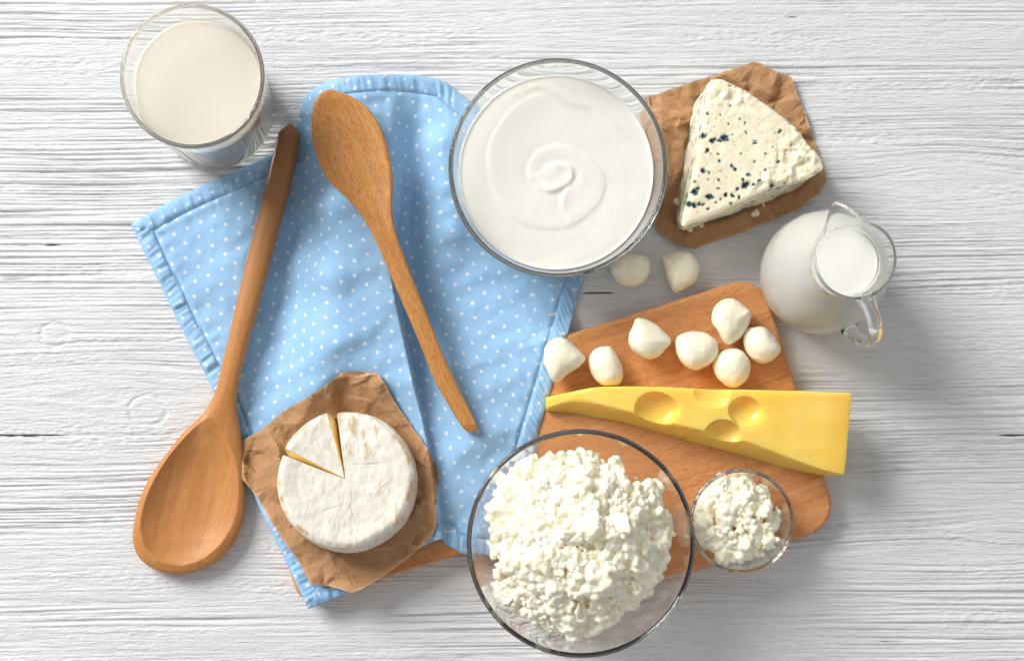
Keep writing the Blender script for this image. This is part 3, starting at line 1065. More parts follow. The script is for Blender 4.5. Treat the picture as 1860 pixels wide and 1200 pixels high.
def spoon(rows, zmid, half_t, bowl, n_len, n_ring, exp=2.0):
    """rows: (py, left px, right px); zmid/half_t/bowl: (py -> value) tables"""
    rw = np.array(rows, float)
    ys = np.linspace(rw[0, 0], rw[-1, 0], n_len)
    # densify towards both ends
    u = np.linspace(0, 1, n_len)
    u = 0.5 - 0.5 * np.cos(u * math.pi) * (0.35 + 0.65 * np.abs(np.cos(u * math.pi)) ** 0) if False else u
    ys = rw[0, 0] + (rw[-1, 0] - rw[0, 0]) * (0.75 * u + 0.25 * (0.5 - 0.5 * np.cos(math.pi * u)))
    cl = catmull(np.c_[rw[:, 0], rw[:, 1]], 1500); cr = catmull(np.c_[rw[:, 0], rw[:, 2]], 1500)
    L = np.interp(ys, cl[:, 0], cl[:, 1]); Rg = np.interp(ys, cr[:, 0], cr[:, 1])
    cx, hw = (L + Rg) / 2, (Rg - L) / 2
    zm = np.interp(ys, *np.array(zmid).T); ht = np.interp(ys, *np.array(half_t).T)
    th = np.linspace(0, 2 * math.pi, n_ring, endpoint=False)
    c, s_ = np.cos(th), np.sin(th)
    e = 2 / exp
    cc = np.sign(c) * np.abs(c) ** e; ss = np.sign(s_) * np.abs(s_) ** e
    px = cx[:, None] + hw[:, None] * cc[None]
    py = np.repeat(ys[:, None], n_ring, 1)
    z = zm[:, None] + ht[:, None] * ss[None]
    up = ss[None] > 0
    z = z - np.where(up, bowl(px, py, cc[None] + 0 * px), 0)
    V = PA(px, py, z)
    f = gridfaces(n_len, n_ring, True)
    fs = [tuple(q) for q in f] + [tuple(range(n_ring))[::-1], tuple(range((n_len - 1) * n_ring, n_len * n_ring))]
    return V.reshape(-1, 3), fs


BIG = [(224, 525, 529), (230, 516, 535), (238, 507, 542), (246, 505, 546), (280, 497, 541), (330, 484, 531), (400, 466, 512), (480, 446, 491), (560, 427, 470), (620, 413, 453), (680, 399, 438),
       (710, 391, 432), (735, 379, 430), (760, 360, 433), (785, 333, 437), (820, 305, 441), (860, 276, 445), (900, 256, 446), (940, 245, 443), (975, 241, 431), (1000, 246, 414),
       (1018, 258, 396), (1032, 278, 372), (1040, 298, 348), (1044, 318, 328)]


def bowl_big(px, py, c):
    # egg shaped hollow
    x = (px - (352 - (py - 890) * 0.22)); y = py - 893
    a = np.where(y < 0, 132.0, 133.0)
    wq = catmull([(758, 0), (768, 16), (790, 35), (830, 60), (870, 76), (910, 84.5), (950, 84), (985, 71), (1008, 50), (1020, 30), (1027, 4)], 400)
    wdt = np.interp(py, wq[:, 0], wq[:, 1])
    q = np.sqrt(np.clip((x / np.maximum(wdt, 2)) ** 2, 0, 4))
    rr = np.clip(q, 0, 1.3)
    inside = (py > 758) & (py < 1027)
    dq = catmull([(758, 0), (775, .22), (800, .55), (850, 1.0), (900, 1.15), (960, 1.0), (1000, .6), (1018, .22), (1027, 0)], 400)
    dep = np.clip(np.interp(py, dq[:, 0], dq[:, 1]), 0, 2)
    prof = np.clip(1 - rr ** 2.6, 0, 1)
    flat = np.interp(py, [740, 765, 1026, 1040], [0, 0.0, 0.0, 0])
    return np.where(inside, dep * prof, 0) + flat * 0


v, f = spoon(BIG, [(224, 1.48), (246, 1.47), (480, 1.24), (640, 1.12), (700, 1.07), (760, 1.0), (850, 0.86), (950, 0.80), (1044, 0.80)],
             [(224, 0.12), (232, 0.40), (246, 0.72), (480, 0.68), (690, 0.66), (760, 0.66), (820, 0.74), (900, 0.80), (980, 0.74), (1020, 0.55), (1036, 0.32), (1044, 0.08)],
             bowl_big, 330, 160, 2.35)
# split into handle and bowl at the neck
spn = thing('wooden_spoon', P(380, 640, 0.0), 'large beech wooden spoon with deep oval bowl and worn round handle', 'spoon')
vy = v[:, 1]
ycut = P(0, 712, 1.0)[1]
f4 = [q for q in f]
hb = {'handle': [], 'bowl': []}
for q in f4:
    hb['handle' if np.mean(vy[list(q)]) > ycut else 'bowl'].append(q)
for nm, mm in (('handle', M_SPOON), ('bowl', M_SPOON)):
    used = sorted({i for q in hb[nm] for i in q}); mp = {a: b for b, a in enumerate(used)}
    build(nm, v[used], [tuple(mp[i] for i in q) for q in hb[nm]], mm, spn, sharp=55)

BAM = [(163, 596, 604), (167, 586, 616), (175, 577, 638), (190, 570, 661), (210, 567, 679), (240, 566, 695), (270, 571, 705), (300, 581, 711), (330, 599, 714), (360, 629, 713), (387, 653, 713),
       (415, 671, 718), (440, 683, 725), (470, 697, 737), (525, 720, 758), (580, 744, 780), (635, 767, 802), (690, 789, 827), (745, 820, 854), (765, 833, 864), (776, 840, 868), (782, 847, 865), (785, 853, 859)]


def bowl_bam(px, py, c):
    d = np.interp(py, [167, 200, 270, 340, 395, 430], [0, .26, .46, .40, .10, 0])
    return d * np.clip(1 - np.abs(c / 0.90) ** 2.2, 0, 1)


v, f = spoon(BAM, [(163, 3.72), (300, 3.60), (430, 3.52), (520, 3.36), (640, 3.04), (785, 2.62)],
             [(163, 0.16), (180, 0.28), (300, 0.40), (400, 0.40), (520, 0.44), (640, 0.45), (770, 0.40), (785, 0.22)], bowl_bam, 260, 120, 4.5)
bam = build('bamboo_spoon', v, f, M_BAMBOO, sharp=55, closed=True)
tag(bam, 'flat bamboo spoon with shallow pointed oval head, lying across the polka dot napkin', 'spoon')

# ------------------------------------------------------------------ glass vessels


def vessel_profile(outer, wall, base_t, rim=None):
    """closed lathe profile from outer (r, z) curve, bottom to rim"""
    o = catmull(outer, 60)
    d = np.gradient(o, axis=0); d /= np.linalg.norm(d, axis=1)[:, None]
    nrm = np.stack([-d[:, 1], d[:, 0]], -1)      # inwards
    wl = wall if np.ndim(wall) else np.full(60, wall)
    inn = o + nrm * wl[:, None]
    inn = inn[(inn[:, 1] > o[0, 1] + base_t) & (inn[:, 0] > 0.05)]
    inn = inn[np.r_[True, np.diff(inn[:, 1]) > 1e-4]]
    # round lip
    a, b = o[-1], inn[-1]
    c = (a + b) / 2; r = np.linalg.norm(a - b) / 2
    ang0 = math.atan2(a[1] - c[1], a[0] - c[0])
    lip = np.array([(c[0] + r * math.cos(ang0 + k), c[1] + r * math.sin(ang0 + k)) for k in np.linspace(0, math.pi, 9)[1:-1]])
    zb = o[0, 1]
    r0 = o[0, 0]
    bot = [(0.0, zb + 0.06), (r0 * 0.5, zb + 0.06), (r0 * 0.86, zb + 0.05), (r0 * 0.94, zb + 0.0)]
    ri, zi = inn[0]
    zi0 = zb + base_t
    low = [(ri * 0.85, zi0 + 0.25 * (zi - zi0)), (ri * 0.5, zi0), (0.0, zi0)]
    return np.vstack([bot, o, lip, inn[::-1], low])


def base_xy(px, py, z):
    return P(px, py, z)[:2]


def liquid(prof_in, zlev, grow, cx, cy_, n=128, dome=0.0):
    """a body of liquid filling a vessel whose inner wall is prof_in (r,z rising)"""
    p = prof_in[prof_in[:, 1] < zlev]
    rl = np.interp(zlev, prof_in[:, 1], prof_in[:, 0])
    side = np.vstack([p + [grow, 0], [[rl + grow, zlev + 0.02]]])
    topc = [((rl + grow) * k, zlev + (0.05 * (k ** 30)) + dome) for k in np.linspace(0.995, 0, 24)]
    bot = [(0.0, side[0, 1] - 0.02), (side[0, 0] * 0.6, side[0, 1] - 0.02)]
    return lathe(np.vstack([bot, side, topc]), cx, cy_, n)


# milk glass
GX, GY = base_xy(393, 203, 0)
go = [(3.55, 0.0), (3.80, 0.12), (3.90, 0.5), (3.98, 2.5), (4.10, 5.0), (4.25, 8.0), (4.40, 11.0)]
gp = vessel_profile(go, 0.25, 0.75)
v, f = lathe(gp, GX, GY, 160)
tag(build('drinking_glass', v, f, M_GLASS2), 'tall clear drinking glass at the top left, filled with milk', 'glass')
gi = catmull([(r - 0.25, z) for r, z in go[2:]], 60)
gi = gi[gi[:, 1] > 0.8]
v, f = liquid(gi, 8.4, 0.02, GX, GY, 160)
tag(build('milk', v, f, M_MILK), 'cream coloured milk filling the drinking glass', 'milk')

# yogurt bowl
BX, BY = base_xy(BOWL1[0], BOWL1[1], 0.3)
z0 = BOWL1[2]
yo = [(2.7, z0), (3.1, z0 + 0.12), (4.2, z0 + 0.75), (5.3, z0 + 1.9), (6.05, z0 + 3.3), (6.55, z0 + 4.9), (6.92, z0 + 6.7)]
yp = vessel_profile(yo, 0.30, 0.4)
v, f = lathe(yp, BX, BY, 180)
tag(build('glass_bowl', v, f, M_GLASS), 'clear glass bowl of smooth yogurt beside the blue cheese', 'bowl')
yi = catmull([(r - 0.295, z + 0.04) for r, z in yo[2:]], 60)
YL = 5.25
ryl = np.interp(YL, yi[:, 1], yi[:, 0]) - 0.025
NR, NA = 120, 240
rr = np.linspace(0.004, 1, NR) * ryl
th = np.linspace(0, 2 * math.pi, NA, endpoint=False)
rg, tg = np.meshgrid(rr, th, indexing='ij')
xx, yy = BX + rg * np.cos(tg), BY + rg * np.sin(tg)
k = (1 - YL / H) / PPC
sx = NX + (xx - CAMX) / k; sy = NY - (yy - CAMY) / k
cx_ = (sx - 800) * 2.727; cy2 = (sy - 80) * 2.727      # swirl drawn in close-up coordinates
SW = catmull([(560, 240), (420, 285), (310, 390), (250, 520), (260, 680), (320, 810), (430, 885), (560, 905), (660, 880), (745, 815), (795, 740), (800, 660), (760, 600), (690, 550), (600, 515), (520, 525), (470, 560), (448, 620), (452, 670), (485, 692)], 140)
SW2 = catmull([(400, 240), (480, 205), (560, 235), (640, 285), (740, 310), (820, 370), (900, 440)], 60)
SW3 = catmull([(485, 692), (540, 722), (600, 705), (645, 665), (640, 620), (590, 600), (530, 620)], 50)
SW4 = catmull([(660, 690), (620, 740), (608, 790), (622, 835)], 30)
zz = np.zeros_like(rg)
for line, hgt, wd, st in ((SW, 0.03, 17, 0.05), (SW2, 0.07, 22, 0.05), (SW3, 0.10, 16, 0.09), (SW4, 0.08, 15, 0.06)):
    d, s_ = dpoly(cx_, cy2, line)
    dist_end = np.minimum(np.hypot(cx_ - line[0, 0], cy2 - line[0, 1]), np.hypot(cx_ - line[-1, 0], cy2 - line[-1, 1]))
    fade = sstep(0, 60, dist_end) * 0.8 + 0.2
    zz += hgt * np.exp(-(d / wd) ** 2) * fade + st * s_ * np.exp(-(d / (wd * 2.6)) ** 2) * (1 - np.exp(-(d / wd) ** 2)) * -0.7 * fade
zz += 0.06 * noise2(cx_ / 190, cy2 / 190, 91) + 0.012 * noise2(cx_ / 40, cy2 / 40, 92)
wall_up = np.exp(-((ryl - rg) / 0.12) ** 2) * 0.10
zz = YL + zz * sstep(1.0, 0.9, rg / ryl) * 1.0 + wall_up if False else YL + zz * (1 - sstep(0.88, 0.99, rg / ryl)) + wall_up
side = yi[(yi[:, 1] < YL)][::-1]
sr = side[:, 0] - 0.03
V2 = [np.stack([xx, yy, zz], -1).reshape(-1, 3)]
sv = np.stack([BX + sr[:, None] * np.cos(th), BY + sr[:, None] * np.sin(th), side[:, 1:2] + 0 * th], -1).reshape(-1, 3)
v = np.vstack([V2[0], sv])
nrow = NR + len(sr)
fs = [tuple(q) for q in gridfaces(nrow, NA, True)[:, ::-1]] if False else [tuple(q) for q in gridfaces(nrow, NA, True)]
fs += [tuple(range(NA))[::-1], tuple(range((nrow - 1) * NA, nrow * NA))]
tag(build('yogurt', v, fs, M_YOG, closed=True), 'thick white yogurt with a spiral swirl in the glass bowl', 'yogurt')

# ------------------------------------------------------------------ curds


def curd_mesh(seed, sub=3):
    r = np.random.default_rng(seed)
    bm = bmesh.new()
    bmesh.ops.create_icosphere(bm, subdivisions=sub, radius=1.0)
    d = np.array([q.co[:] for q in bm.verts]); d /= np.linalg.norm(d, axis=1)[:, None]
    f = np.array([[q.index for q in p.verts] for p in bm.faces]); bm.free()
    rad = np.full(len(d), 0.42)
    n = 44 if sub > 3 else (24 if sub > 2 else 9)
    for _ in range(n):
        c = r.normal(size=3); c *= r.uniform(0.35, 0.85) / np.linalg.norm(c)
        R_ = r.uniform(0.14, 0.38) if sub > 3 else r.uniform(0.20, 0.46)
        dc = d @ c
        disc = R_ ** 2 - c @ c + dc ** 2
        hit = (disc > 0) & (dc > 0)
        rad = np.where(hit, np.maximum(rad, dc + np.sqrt(np.maximum(disc, 0))), rad)
    p = d * rad[:, None]
    # torn, flaky facets: cut by a few planes
    for _ in range(r.integers(1, 4)):
        nrm = r.normal(size=3); nrm /= np.linalg.norm(nrm)
        cut = r.uniform(0.45, 0.7)
        over = np.maximum(p @ nrm - cut, 0)
        p = p - over[:, None] * nrm * 0.85
    p += d * (0.035 * fbm3(p + seed, 4.0, 3, seed))[:, None]
    p *= np.array([r.uniform(0.85, 1.25), r.uniform(0.85, 1.2), r.uniform(0.7, 1.0)])
    return p, f


CURD_HI = [mesh('curd', *curd_mesh(300 + i, 4)) for i in range(16)]
CURD_LO = [curd_mesh(400 + i, 2) for i in range(12)]
CURD_MID = [curd_mesh(440 + i, 3) for i in range(10)]
for me in CURD_HI: me.materials.append(M_CURD)


def rand_rot(r):
    q = r.normal(size=4); q /= np.linalg.norm(q)
    from mathutils import Quaternion
    return Quaternion(q)


def heap(name, label, cxy, surf, rmax, zin, n_big, n_small, size, small, seed, n_top=150, vox=0.075):
    """surf(x, y) -> top height of the heap (cm), rmax(angle) -> its edge; zin(r) inner wall of the bowl"""
    r = np.random.default_rng(seed)
    t = thing(name, (cxy[0], cxy[1], float(zin(np.array(0.0)))), label, 'cottage cheese')
    org = np.array((cxy[0], cxy[1], float(zin(np.array(0.0)))))
    # the mass underneath and all the small crumbs
    NRr, NAa = 40, 96
    th = np.linspace(0, 2 * math.pi, NAa, endpoint=False)
    rows = []
    for k in np.linspace(0.02, 1, NRr):
        rad = rmax(th) * k * 0.97
        x, y = rad * np.cos(th), rad * np.sin(th)
        z = surf(x, y) - 0.55 * size + 0.25 * size * noise2(x / size, y / size, seed)
        z = np.maximum(z, zin(rad) + 0.03)
        rows.append(np.stack([x + cxy[0], y + cxy[1], z], -1))
    for k in np.linspace(1, 0.05, 14)[1:]:
        rad = rmax(th) * 0.97 * k
        x, y = rad * np.cos(th), rad * np.sin(th)
        rows.append(np.stack([x + cxy[0], y + cxy[1], np.minimum(zin(rad) + 0.02, rows[min(NRr - 1, int(k * NRr))][:, 2] - 0.02)], -1))
    vs = [np.vstack(rows)]
    nrw = len(rows)
    fq = gridfaces(nrw, NAa, True)
    ft = [np.vstack([fq[:, [0, 1, 2]], fq[:, [0, 2, 3]]])]
    off = len(vs[0])

    def scatter(count, lo, hi, sink, rim=1.0):
        out = []
        tries = 0
        while len(out) < count and tries < count * 60:
            tries += 1
            a = r.uniform(0, 2 * math.pi); q = math.sqrt(r.uniform(0, 1)) * rim
            rad = float(rmax(np.array([a]))[0]) * q
            x, y = rad * math.cos(a), rad * math.sin(a)
            sz = r.uniform(lo, hi) * (1.0 if r.uniform() < .8 else 1.3)
            z = float(surf(np.array(x), np.array(y))) + sz * (r.uniform(-sink, 0.25)) + r.normal() * 0.10 * size
            z = max(z, float(zin(np.array(rad))) + sz * 0.7)
            out.append((x, y, z, sz))
        return out
    for x, y, z, sz in scatter(n_small, small * 0.6, small * 1.5, 0.2, 1.03):
        src = CURD_MID if sz > small * 1.15 else CURD_LO
        p, f = src[r.integers(len(src))]
        m = np.array(rand_rot(r).to_matrix())
        vs.append((p * sz) @ m.T + [x + cxy[0], y + cxy[1], z + 0.12 * size]); ft.append(f + off); off += len(p)
    for x, y, z, sz in scatter(n_big, size * 0.5, size * 1.0, 0.7):
        p, f = CURD_MID[r.integers(len(CURD_MID))]
        m = np.array(rand_rot(r).to_matrix())
        vs.append((p * sz) @ m.T + [x + cxy[0], y + cxy[1], z]); ft.append(f + off); off += len(p)
    o = build('curd_mass', np.vstack(vs), np.vstack(ft), M_CURD, t, closed=True)
    md = o.modifiers.new('fuse', 'REMESH'); md.mode = 'VOXEL'; md.voxel_size = vox * CM; md.use_smooth_shade = True
    md = o.modifiers.new('soften', 'SMOOTH'); md.factor = 0.5; md.iterations = 2
    bpy.context.view_layer.update()
    fm = bpy.data.meshes.new_from_object(o.evaluated_get(bpy.context.evaluated_depsgraph_get()))
    o.modifiers.clear(); o.data = fm
    co_ = np.zeros(len(fm.vertices) * 3, np.float32); fm.vertices.foreach_get('co', co_)
    nr_ = np.zeros(len(fm.vertices) * 3, np.float32); fm.vertices.foreach_get('normal', nr_)
    c3 = co_.reshape(-1, 3) / CM
    dsp = 0.035 * fbm3(c3, 3.2, 3, 211) + 0.03 * np.abs(fbm3(c3, 7.0, 2, 221))
    fm.vertices.foreach_set('co', ((c3 + nr_.reshape(-1, 3) * dsp[:, None]) * CM).astype(np.float32).ravel())
    fm.polygons.foreach_set('use_smooth', np.ones(len(fm.polygons), bool)); fm.update()
    o['kind'] = 'stuff'
    for x, y, z, sz in scatter(n_top, size * 0.45, size * 0.9, 0.55):
        c = bpy.data.objects.new('curd', CURD_HI[r.integers(len(CURD_HI))])
        COL.objects.link(c); c.parent = t
        c.location = Vector((x, y, z - org[2])) * CM
        c.rotation_euler = rand_rot(r).to_euler()
        c.scale = [sz * CM * q for q in (r.uniform(.85, 1.2), r.uniform(.85, 1.2), r.uniform(.8, 1.05))]
    return t


# large bowl of cottage cheese
CXY = base_xy(1038, 974, 1.5)
z0 = BT + 0.01
co = [(2.7, z0), (3.1, z0 + 0.12), (4.3, z0 + 0.8), (5.45, z0 + 2.1), (6.25, z0 + 3.7), (6.75, z0 + 5.5), (7.09, z0 + 7.4)]
v, f = lathe(vessel_profile(co, 0.30, 0.4), CXY[0], CXY[1], 180)
tag(build('glass_bowl', v, f, M_GLASS), 'large clear glass bowl heaped with cottage cheese on the cutting board', 'bowl')
ci = catmull([(0, z0 + 0.42), (2.4, z0 + 0.44)] + [(r - 0.32, z + 0.1) for r, z in co[2:]], 80)


def zin_big(r): return np.interp(r, ci[:, 0], ci[:, 1])


def rmax_big(a): return 5.55 + 0.25 * np.sin(a * 3 + 1.2) + 0.35 * noise2(np.cos(a) * 2.1, np.sin(a) * 2.1, 95) + 0.25 * noise2(np.cos(a) * 5, np.sin(a) * 5, 96)


def surf_big(x, y):
    r2 = x * x + y * y
    return 9.6 - 0.075 * r2 - 0.0007 * r2 * r2 + 0.75 * noise2(x / 2.3, y / 2.3, 97) + 0.45 * noise2(x / 1.1, y / 1.1, 98)


heap('cottage_cheese', 'heap of crumbly white cottage cheese in the large glass bowl', (CXY[0] - 0.05, CXY[1] + 0.0), surf_big, rmax_big, zin_big, 360, 900, 0.80, 0.24, 5, 170, 0.065)

# small bowl
SXY = base_xy(1330, 941, 1.5)
so = [(1.65, z0), (1.95, z0 + 0.10), (2.5, z0 + 0.55), (2.95, z0 + 1.3), (3.2, z0 + 2.3), (3.36, z0 + 3.5)]
v, f = lathe(vessel_profile(so, 0.24, 0.3), SXY[0], SXY[1], 140)
tag(build('glass_bowl', v, f, M_GLASS), 'small clear glass bowl of cottage cheese at the corner of the cutting board', 'bowl')
si = catmull([(0, z0 + 0.32), (1.5, z0 + 0.34)] + [(r - 0.26, z + 0.08) for r, z in so[2:]], 60)
heap('cottage_cheese', 'small portion of white cottage cheese chunks in the small glass bowl', (SXY[0] - 0.1, SXY[1]),
     lambda x, y: 4.1 - 0.10 * (x * x + y * y) + 0.40 * noise2(x / 1.1, y / 1.1, 197) + 0.2 * noise2(x / .5, y / .5, 198),
     lambda a: 2.68 + 0.15 * np.sin(a * 3 + 2) + 0.25 * noise2(np.cos(a) * 3, np.sin(a) * 3, 195), lambda r: np.interp(r, si[:, 0], si[:, 1]), 80, 220, 0.66, 0.22, 9, 45, 0.06)

# ------------------------------------------------------------------ hole cheese
# stations: (north top px,py,z), (south ridge), (south foot), (north foot)
ST = [((993, 722, 2.5), (994, 741, 2.4), (993, 747, 1.53), (992, 721, 1.53)),
      ((1040, 711, 3.1), (1040, 728, 3.0), (1040, 751, 1.53), (1038, 712, 1.53)),
      ((1085, 703, 3.7), (1085, 733, 3.5), (1085, 760, 1.53), (1080, 707, 1.53)),
      ((1130, 701, 4.0), (1130, 743, 3.8), (1130, 768, 1.53), (1124, 706, 1.53)),
      ((1200, 702, 4.3), (1200, 763, 4.0), (1200, 787, 1.53), (1190, 709, 1.53)),
      ((1280, 705, 4.5), (1280, 783, 4.2), (1278, 809, 1.53), (1266, 714, 1.53)),
      ((1360, 707, 4.7), (1360, 803, 4.3), (1357, 830, 1.53), (1342, 718, 1.53)),
      ((1440, 709, 4.8), (1440, 833, 4.4), (1432, 852, 1.53), (1420, 722, 1.53)),
      ((1500, 711, 4.9), (1492, 852, 4.4), (1484, 862, 1.53), (1478, 724, 1.53)),
      ((1546, 713, 4.9), (1532, 861, 4.4), (1518, 864, 1.53), (1524, 728, 1.53))]
cols = [catmull([st[k] for st in ST], 70) for k in range(4)]
secs = []
for i in range(70):
    q = [np.array(P(*cols[k][i])) for k in range(4)]
    q[0] = q[0] + [0, 0.05 * noise2(i / 6.0, 0.5, 114), 0.04 * noise2(i / 5.0, 3.5, 115)]
    q[1] = q[1] + [0, 0.07 * noise2(i / 5.0, 1.5, 116), 0.06 * noise2(i / 4.0, 2.5, 117)]
    ring = []
    rads = [0.16, 0.12, 0.10, 0.10]
    for k in range(4):
        p0, p1, p2 = q[k - 1], q[k], q[(k + 1) % 4]
        l0, l2 = np.linalg.norm(p0 - p1), np.linalg.norm(p2 - p1)
        r_ = min(rads[k], l0 * 0.35, l2 * 0.35)
        a = p1 + (p0 - p1) / l0 * r_; c = p1 + (p2 - p1) / l2 * r_
        for t_ in (0, 0.33, 0.67, 1.0):
            ring.append((1 - t_) ** 2 * a + 2 * t_ * (1 - t_) * p1 + t_ * t_ * c)
        n_in = 14 if k in (0,) else 5
        nxt_r = min(rads[(k + 1) % 4], l2 * 0.35)
        b = p2 + (p1 - p2) / l2 * nxt_r
        for t_ in np.linspace(0, 1, n_in)[1:-1]:
            pt = c + (b - c) * t_
            if k == 0: pt = pt + np.array((0, 0, 0.10 * noise2(pt[0] / 3, pt[1] / 1.5, 111) + 0.03 * noise2(pt[0] / 0.9, pt[1] / 0.5, 112)))
            if k == 1: pt = pt + np.array((0, 0.09 * noise2(pt[0] / 2.2, pt[2] / 1.2, 113), 0))
            ring.append(pt)
    secs.append(np.array(ring))
m = len(secs[0])
# rounded end caps: a shrunken extra ring at each end
cap0 = [secs[0].mean(0) + (secs[0] - secs[0].mean(0)) * k + np.array((-d, 0, 0)) for k, d in ((0.93, 0.05), (0.985, 0.025))]
e1 = secs[-1].mean(0)
cap1_ = [e1 + (secs[-1] - e1) * k + np.array((d, -d * 0.1, 0)) for k, d in ((0.988, 0.04), (0.95, 0.075))]
secs = cap0 + secs + cap1_
v = np.vstack(secs)
fs = [tuple(q) for q in gridfaces(len(secs), m, True)] + [tuple(range(m))[::-1], tuple(range((len(secs) - 1) * m, len(secs) * m))]
org = P(1280, 780, 1.53)
swiss = build('hole_cheese_wedge', v, fs, M_SWISS, origin=org)
bm = bmesh.new(); bm.from_mesh(swiss.data); bmesh.ops.recalc_face_normals(bm, faces=bm.faces); bm.to_mesh(swiss.data); bm.free()
HOLES = [(1192, 744, 3.95, 1.42, .54), (1292, 716, 4.95, 1.55, 0.5), (1353, 745, 4.45, 1.12, .52), (1313, 786, 4.05, 1.25, .55), (1297, 773, 3.75, 0.50, .5),
         (1206, 754, 4.72, 1.75, .42), (1366, 757, 5.02, 1.45, .40), (1075, 716, 4.02, 1.1, .4)]
cutters = []
for hx, hy, hz, hr, sq in HOLES:
    bm = bmesh.new()
    bmesh.ops.create_icosphere(bm, subdivisions=5, radius=1.0)
    c = np.array(P(hx, hy, hz))
    me = bpy.data.meshes.new('hole_cutter')
    for q in bm.verts:
        n_ = float(noise3(np.array([q.co.x * 1.3 + hx]), np.array([q.co.y * 1.3]), np.array([q.co.z * 1.3]), 121)[0])
        q.co *= 1 + 0.05 * n_
        q.co = Vector((c[0] + q.co.x * hr, c[1] + q.co.y * hr * 0.88, c[2] + q.co.z * hr * sq)) * CM - Vector(org) * CM
    bm.to_mesh(me); bm.free()
    me.polygons.foreach_set('use_smooth', np.ones(len(me.polygons), bool))
    co_ = bpy.data.objects.new('hole_cutter', me); COL.objects.link(co_); co_.location = swiss.location
    md = swiss.modifiers.new('hole', 'BOOLEAN'); md.object = co_; md.operation = 'DIFFERENCE'; md.solver = 'EXACT'
    cutters.append(co_)
bpy.context.view_layer.update()
dg = bpy.context.evaluated_depsgraph_get()
nm = bpy.data.meshes.new_from_object(swiss.evaluated_get(dg))
swiss.modifiers.clear()
swiss.data = nm
nm.polygons.foreach_set('use_smooth', np.ones(len(nm.polygons), bool))
nm.set_sharp_from_angle(angle=R(28))
for c in cutters: bpy.data.objects.remove(c)
tag(swiss, 'long yellow wedge of hard cheese with round holes on the cutting board', 'cheese')

# ------------------------------------------------------------------ blue cheese
BZ0, BZ1 = 0.30, 4.5
NPB = 300
rb = resample(BLUE_BOT, NPB, True); rt = resample(BLUE_TOP, NPB, True)
kb = np.argmin(np.hypot(rb[:, 0] - BLUE_BOT[1, 0], rb[:, 1] - BLUE_BOT[1, 1])); kt = np.argmin(np.hypot(rt[:, 0] - BLUE_TOP[1, 0], rt[:, 1] - BLUE_TOP[1, 1]))
rb = np.roll(rb, -kb, 0); rt = np.roll(rt, -kt, 0)
NL = 34
rows = []
for q in np.linspace(0, 1, NL):
    z = BZ0 + (BZ1 - BZ0) * q
    rd = 0.10 * max(0, (q - 0.93) / 0.07) ** 2       # softened top edge
    pa = PA(rb[:, 0], rb[:, 1], BZ0) * (1 - q) + PA(rt[:, 0], rt[:, 1], BZ1) * q
    rows.append(pa)
ctr = rows[-1].mean(0)
topring2d = rt
v2, tr = fill(rt, 2.4)
n_side = NL * NPB
topv = PA(v2[:, 0], v2[:, 1], BZ1)
v = np.vstack(rows + [topv[NPB:]])
idx = np.r_[np.arange((NL - 1) * NPB, NL * NPB), np.arange(n_side, n_side + len(v2) - NPB)]
fs = [tuple(q) for q in gridfaces(NL, NPB, True)] + [tuple(int(idx[i]) for i in t_) for t_ in tr] + [tuple(range(NPB))]
# surface displacement
nside = np.zeros_like(v)
ring_t = np.roll(rows[NL // 2], -1, 0) - np.roll(rows[NL // 2], 1, 0)
ring_n = np.stack([ring_t[:, 1], -ring_t[:, 0]], -1); ring_n /= np.linalg.norm(ring_n, axis=1)[:, None]
if np.sum((rows[5][:, :2] - ctr[:2]) * ring_n) < 0: ring_n = -ring_n
nside[:n_side, :2] = np.tile(ring_n, (NL, 1))
nside[n_side:, 2] = 1
tr_ = slice((NL - 1) * NPB, NL * NPB)
nside[tr_, 2] = 0.8
dpx = NX + (v[:, 0] - CAMX) * PPC / (1 - v[:, 2] / H); dpy = NY - (v[:, 1] - CAMY) * PPC / (1 - v[:, 2] / H)
cpx, cpy = (dpx - 1150) * 3.158, (dpy - 90) * 3.158         # close-up coordinates
is_top = np.zeros(len(v)); is_top[n_side:] = 1; is_top[tr_] = 1
MOULD = [(525, 508, 30), (500, 520, 14), (455, 525, 20), (470, 520, 14), (405, 495, 22), (428, 580, 16), (488, 595, 9), (550, 427, 9), (613, 400, 8), (643, 424, 9), (698, 533, 14), (497, 642, 12), (573, 668, 15), (585, 690, 12),
         (402, 695, 18), (435, 708, 10), (490, 748, 10), (353, 760, 9), (355, 815, 24), (370, 800, 14), (442, 845, 22), (425, 840, 14), (488, 798, 10), (533, 832, 13), (572, 835, 14), (600, 800, 14), (640, 780, 22), (655, 772, 16), (630, 745, 10), (728, 753, 13),
         (832, 643, 12), (905, 547, 8), (665, 720, 12), (320, 885, 20), (350, 892, 20), (378, 885, 14), (405, 890, 10), (430, 915, 10), (505, 860, 8), (475, 875, 8), (430, 370, 10), (555, 205, 10), (845, 470, 14), (875, 770, 9), (800, 780, 16), (845, 800, 12), (500, 375, 7), (575, 527, 6), (760, 600, 8), (800, 560, 6), (700, 640, 9), (620, 600, 8), (650, 480, 7), (560, 320, 7), (760, 690, 10), (690, 780, 12), (610, 850, 12), (560, 880, 9), (880, 600, 7), (720, 400, 6)]
rm = np.random.default_rng(55)
for _ in range(45):
    tq = rm.uniform(0, 1, 2)
    MOULD.append((300 + 560 * tq[0] ** 1.3 + 60 * tq[1], 950 - 620 * tq[1] + rm.uniform(-60, 60) - 160 * tq[0] * (1 - tq[1]), rm.choice([3.5, 4.5, 6, 8], p=[.35, .35, .2, .1])))
mo = np.zeros(len(v))
wob = 13 * noise2(cpx / 15, cpy / 15, 131) + 9 * noise2(cpx / 7, cpy / 7, 132)
pit = np.zeros(len(v))
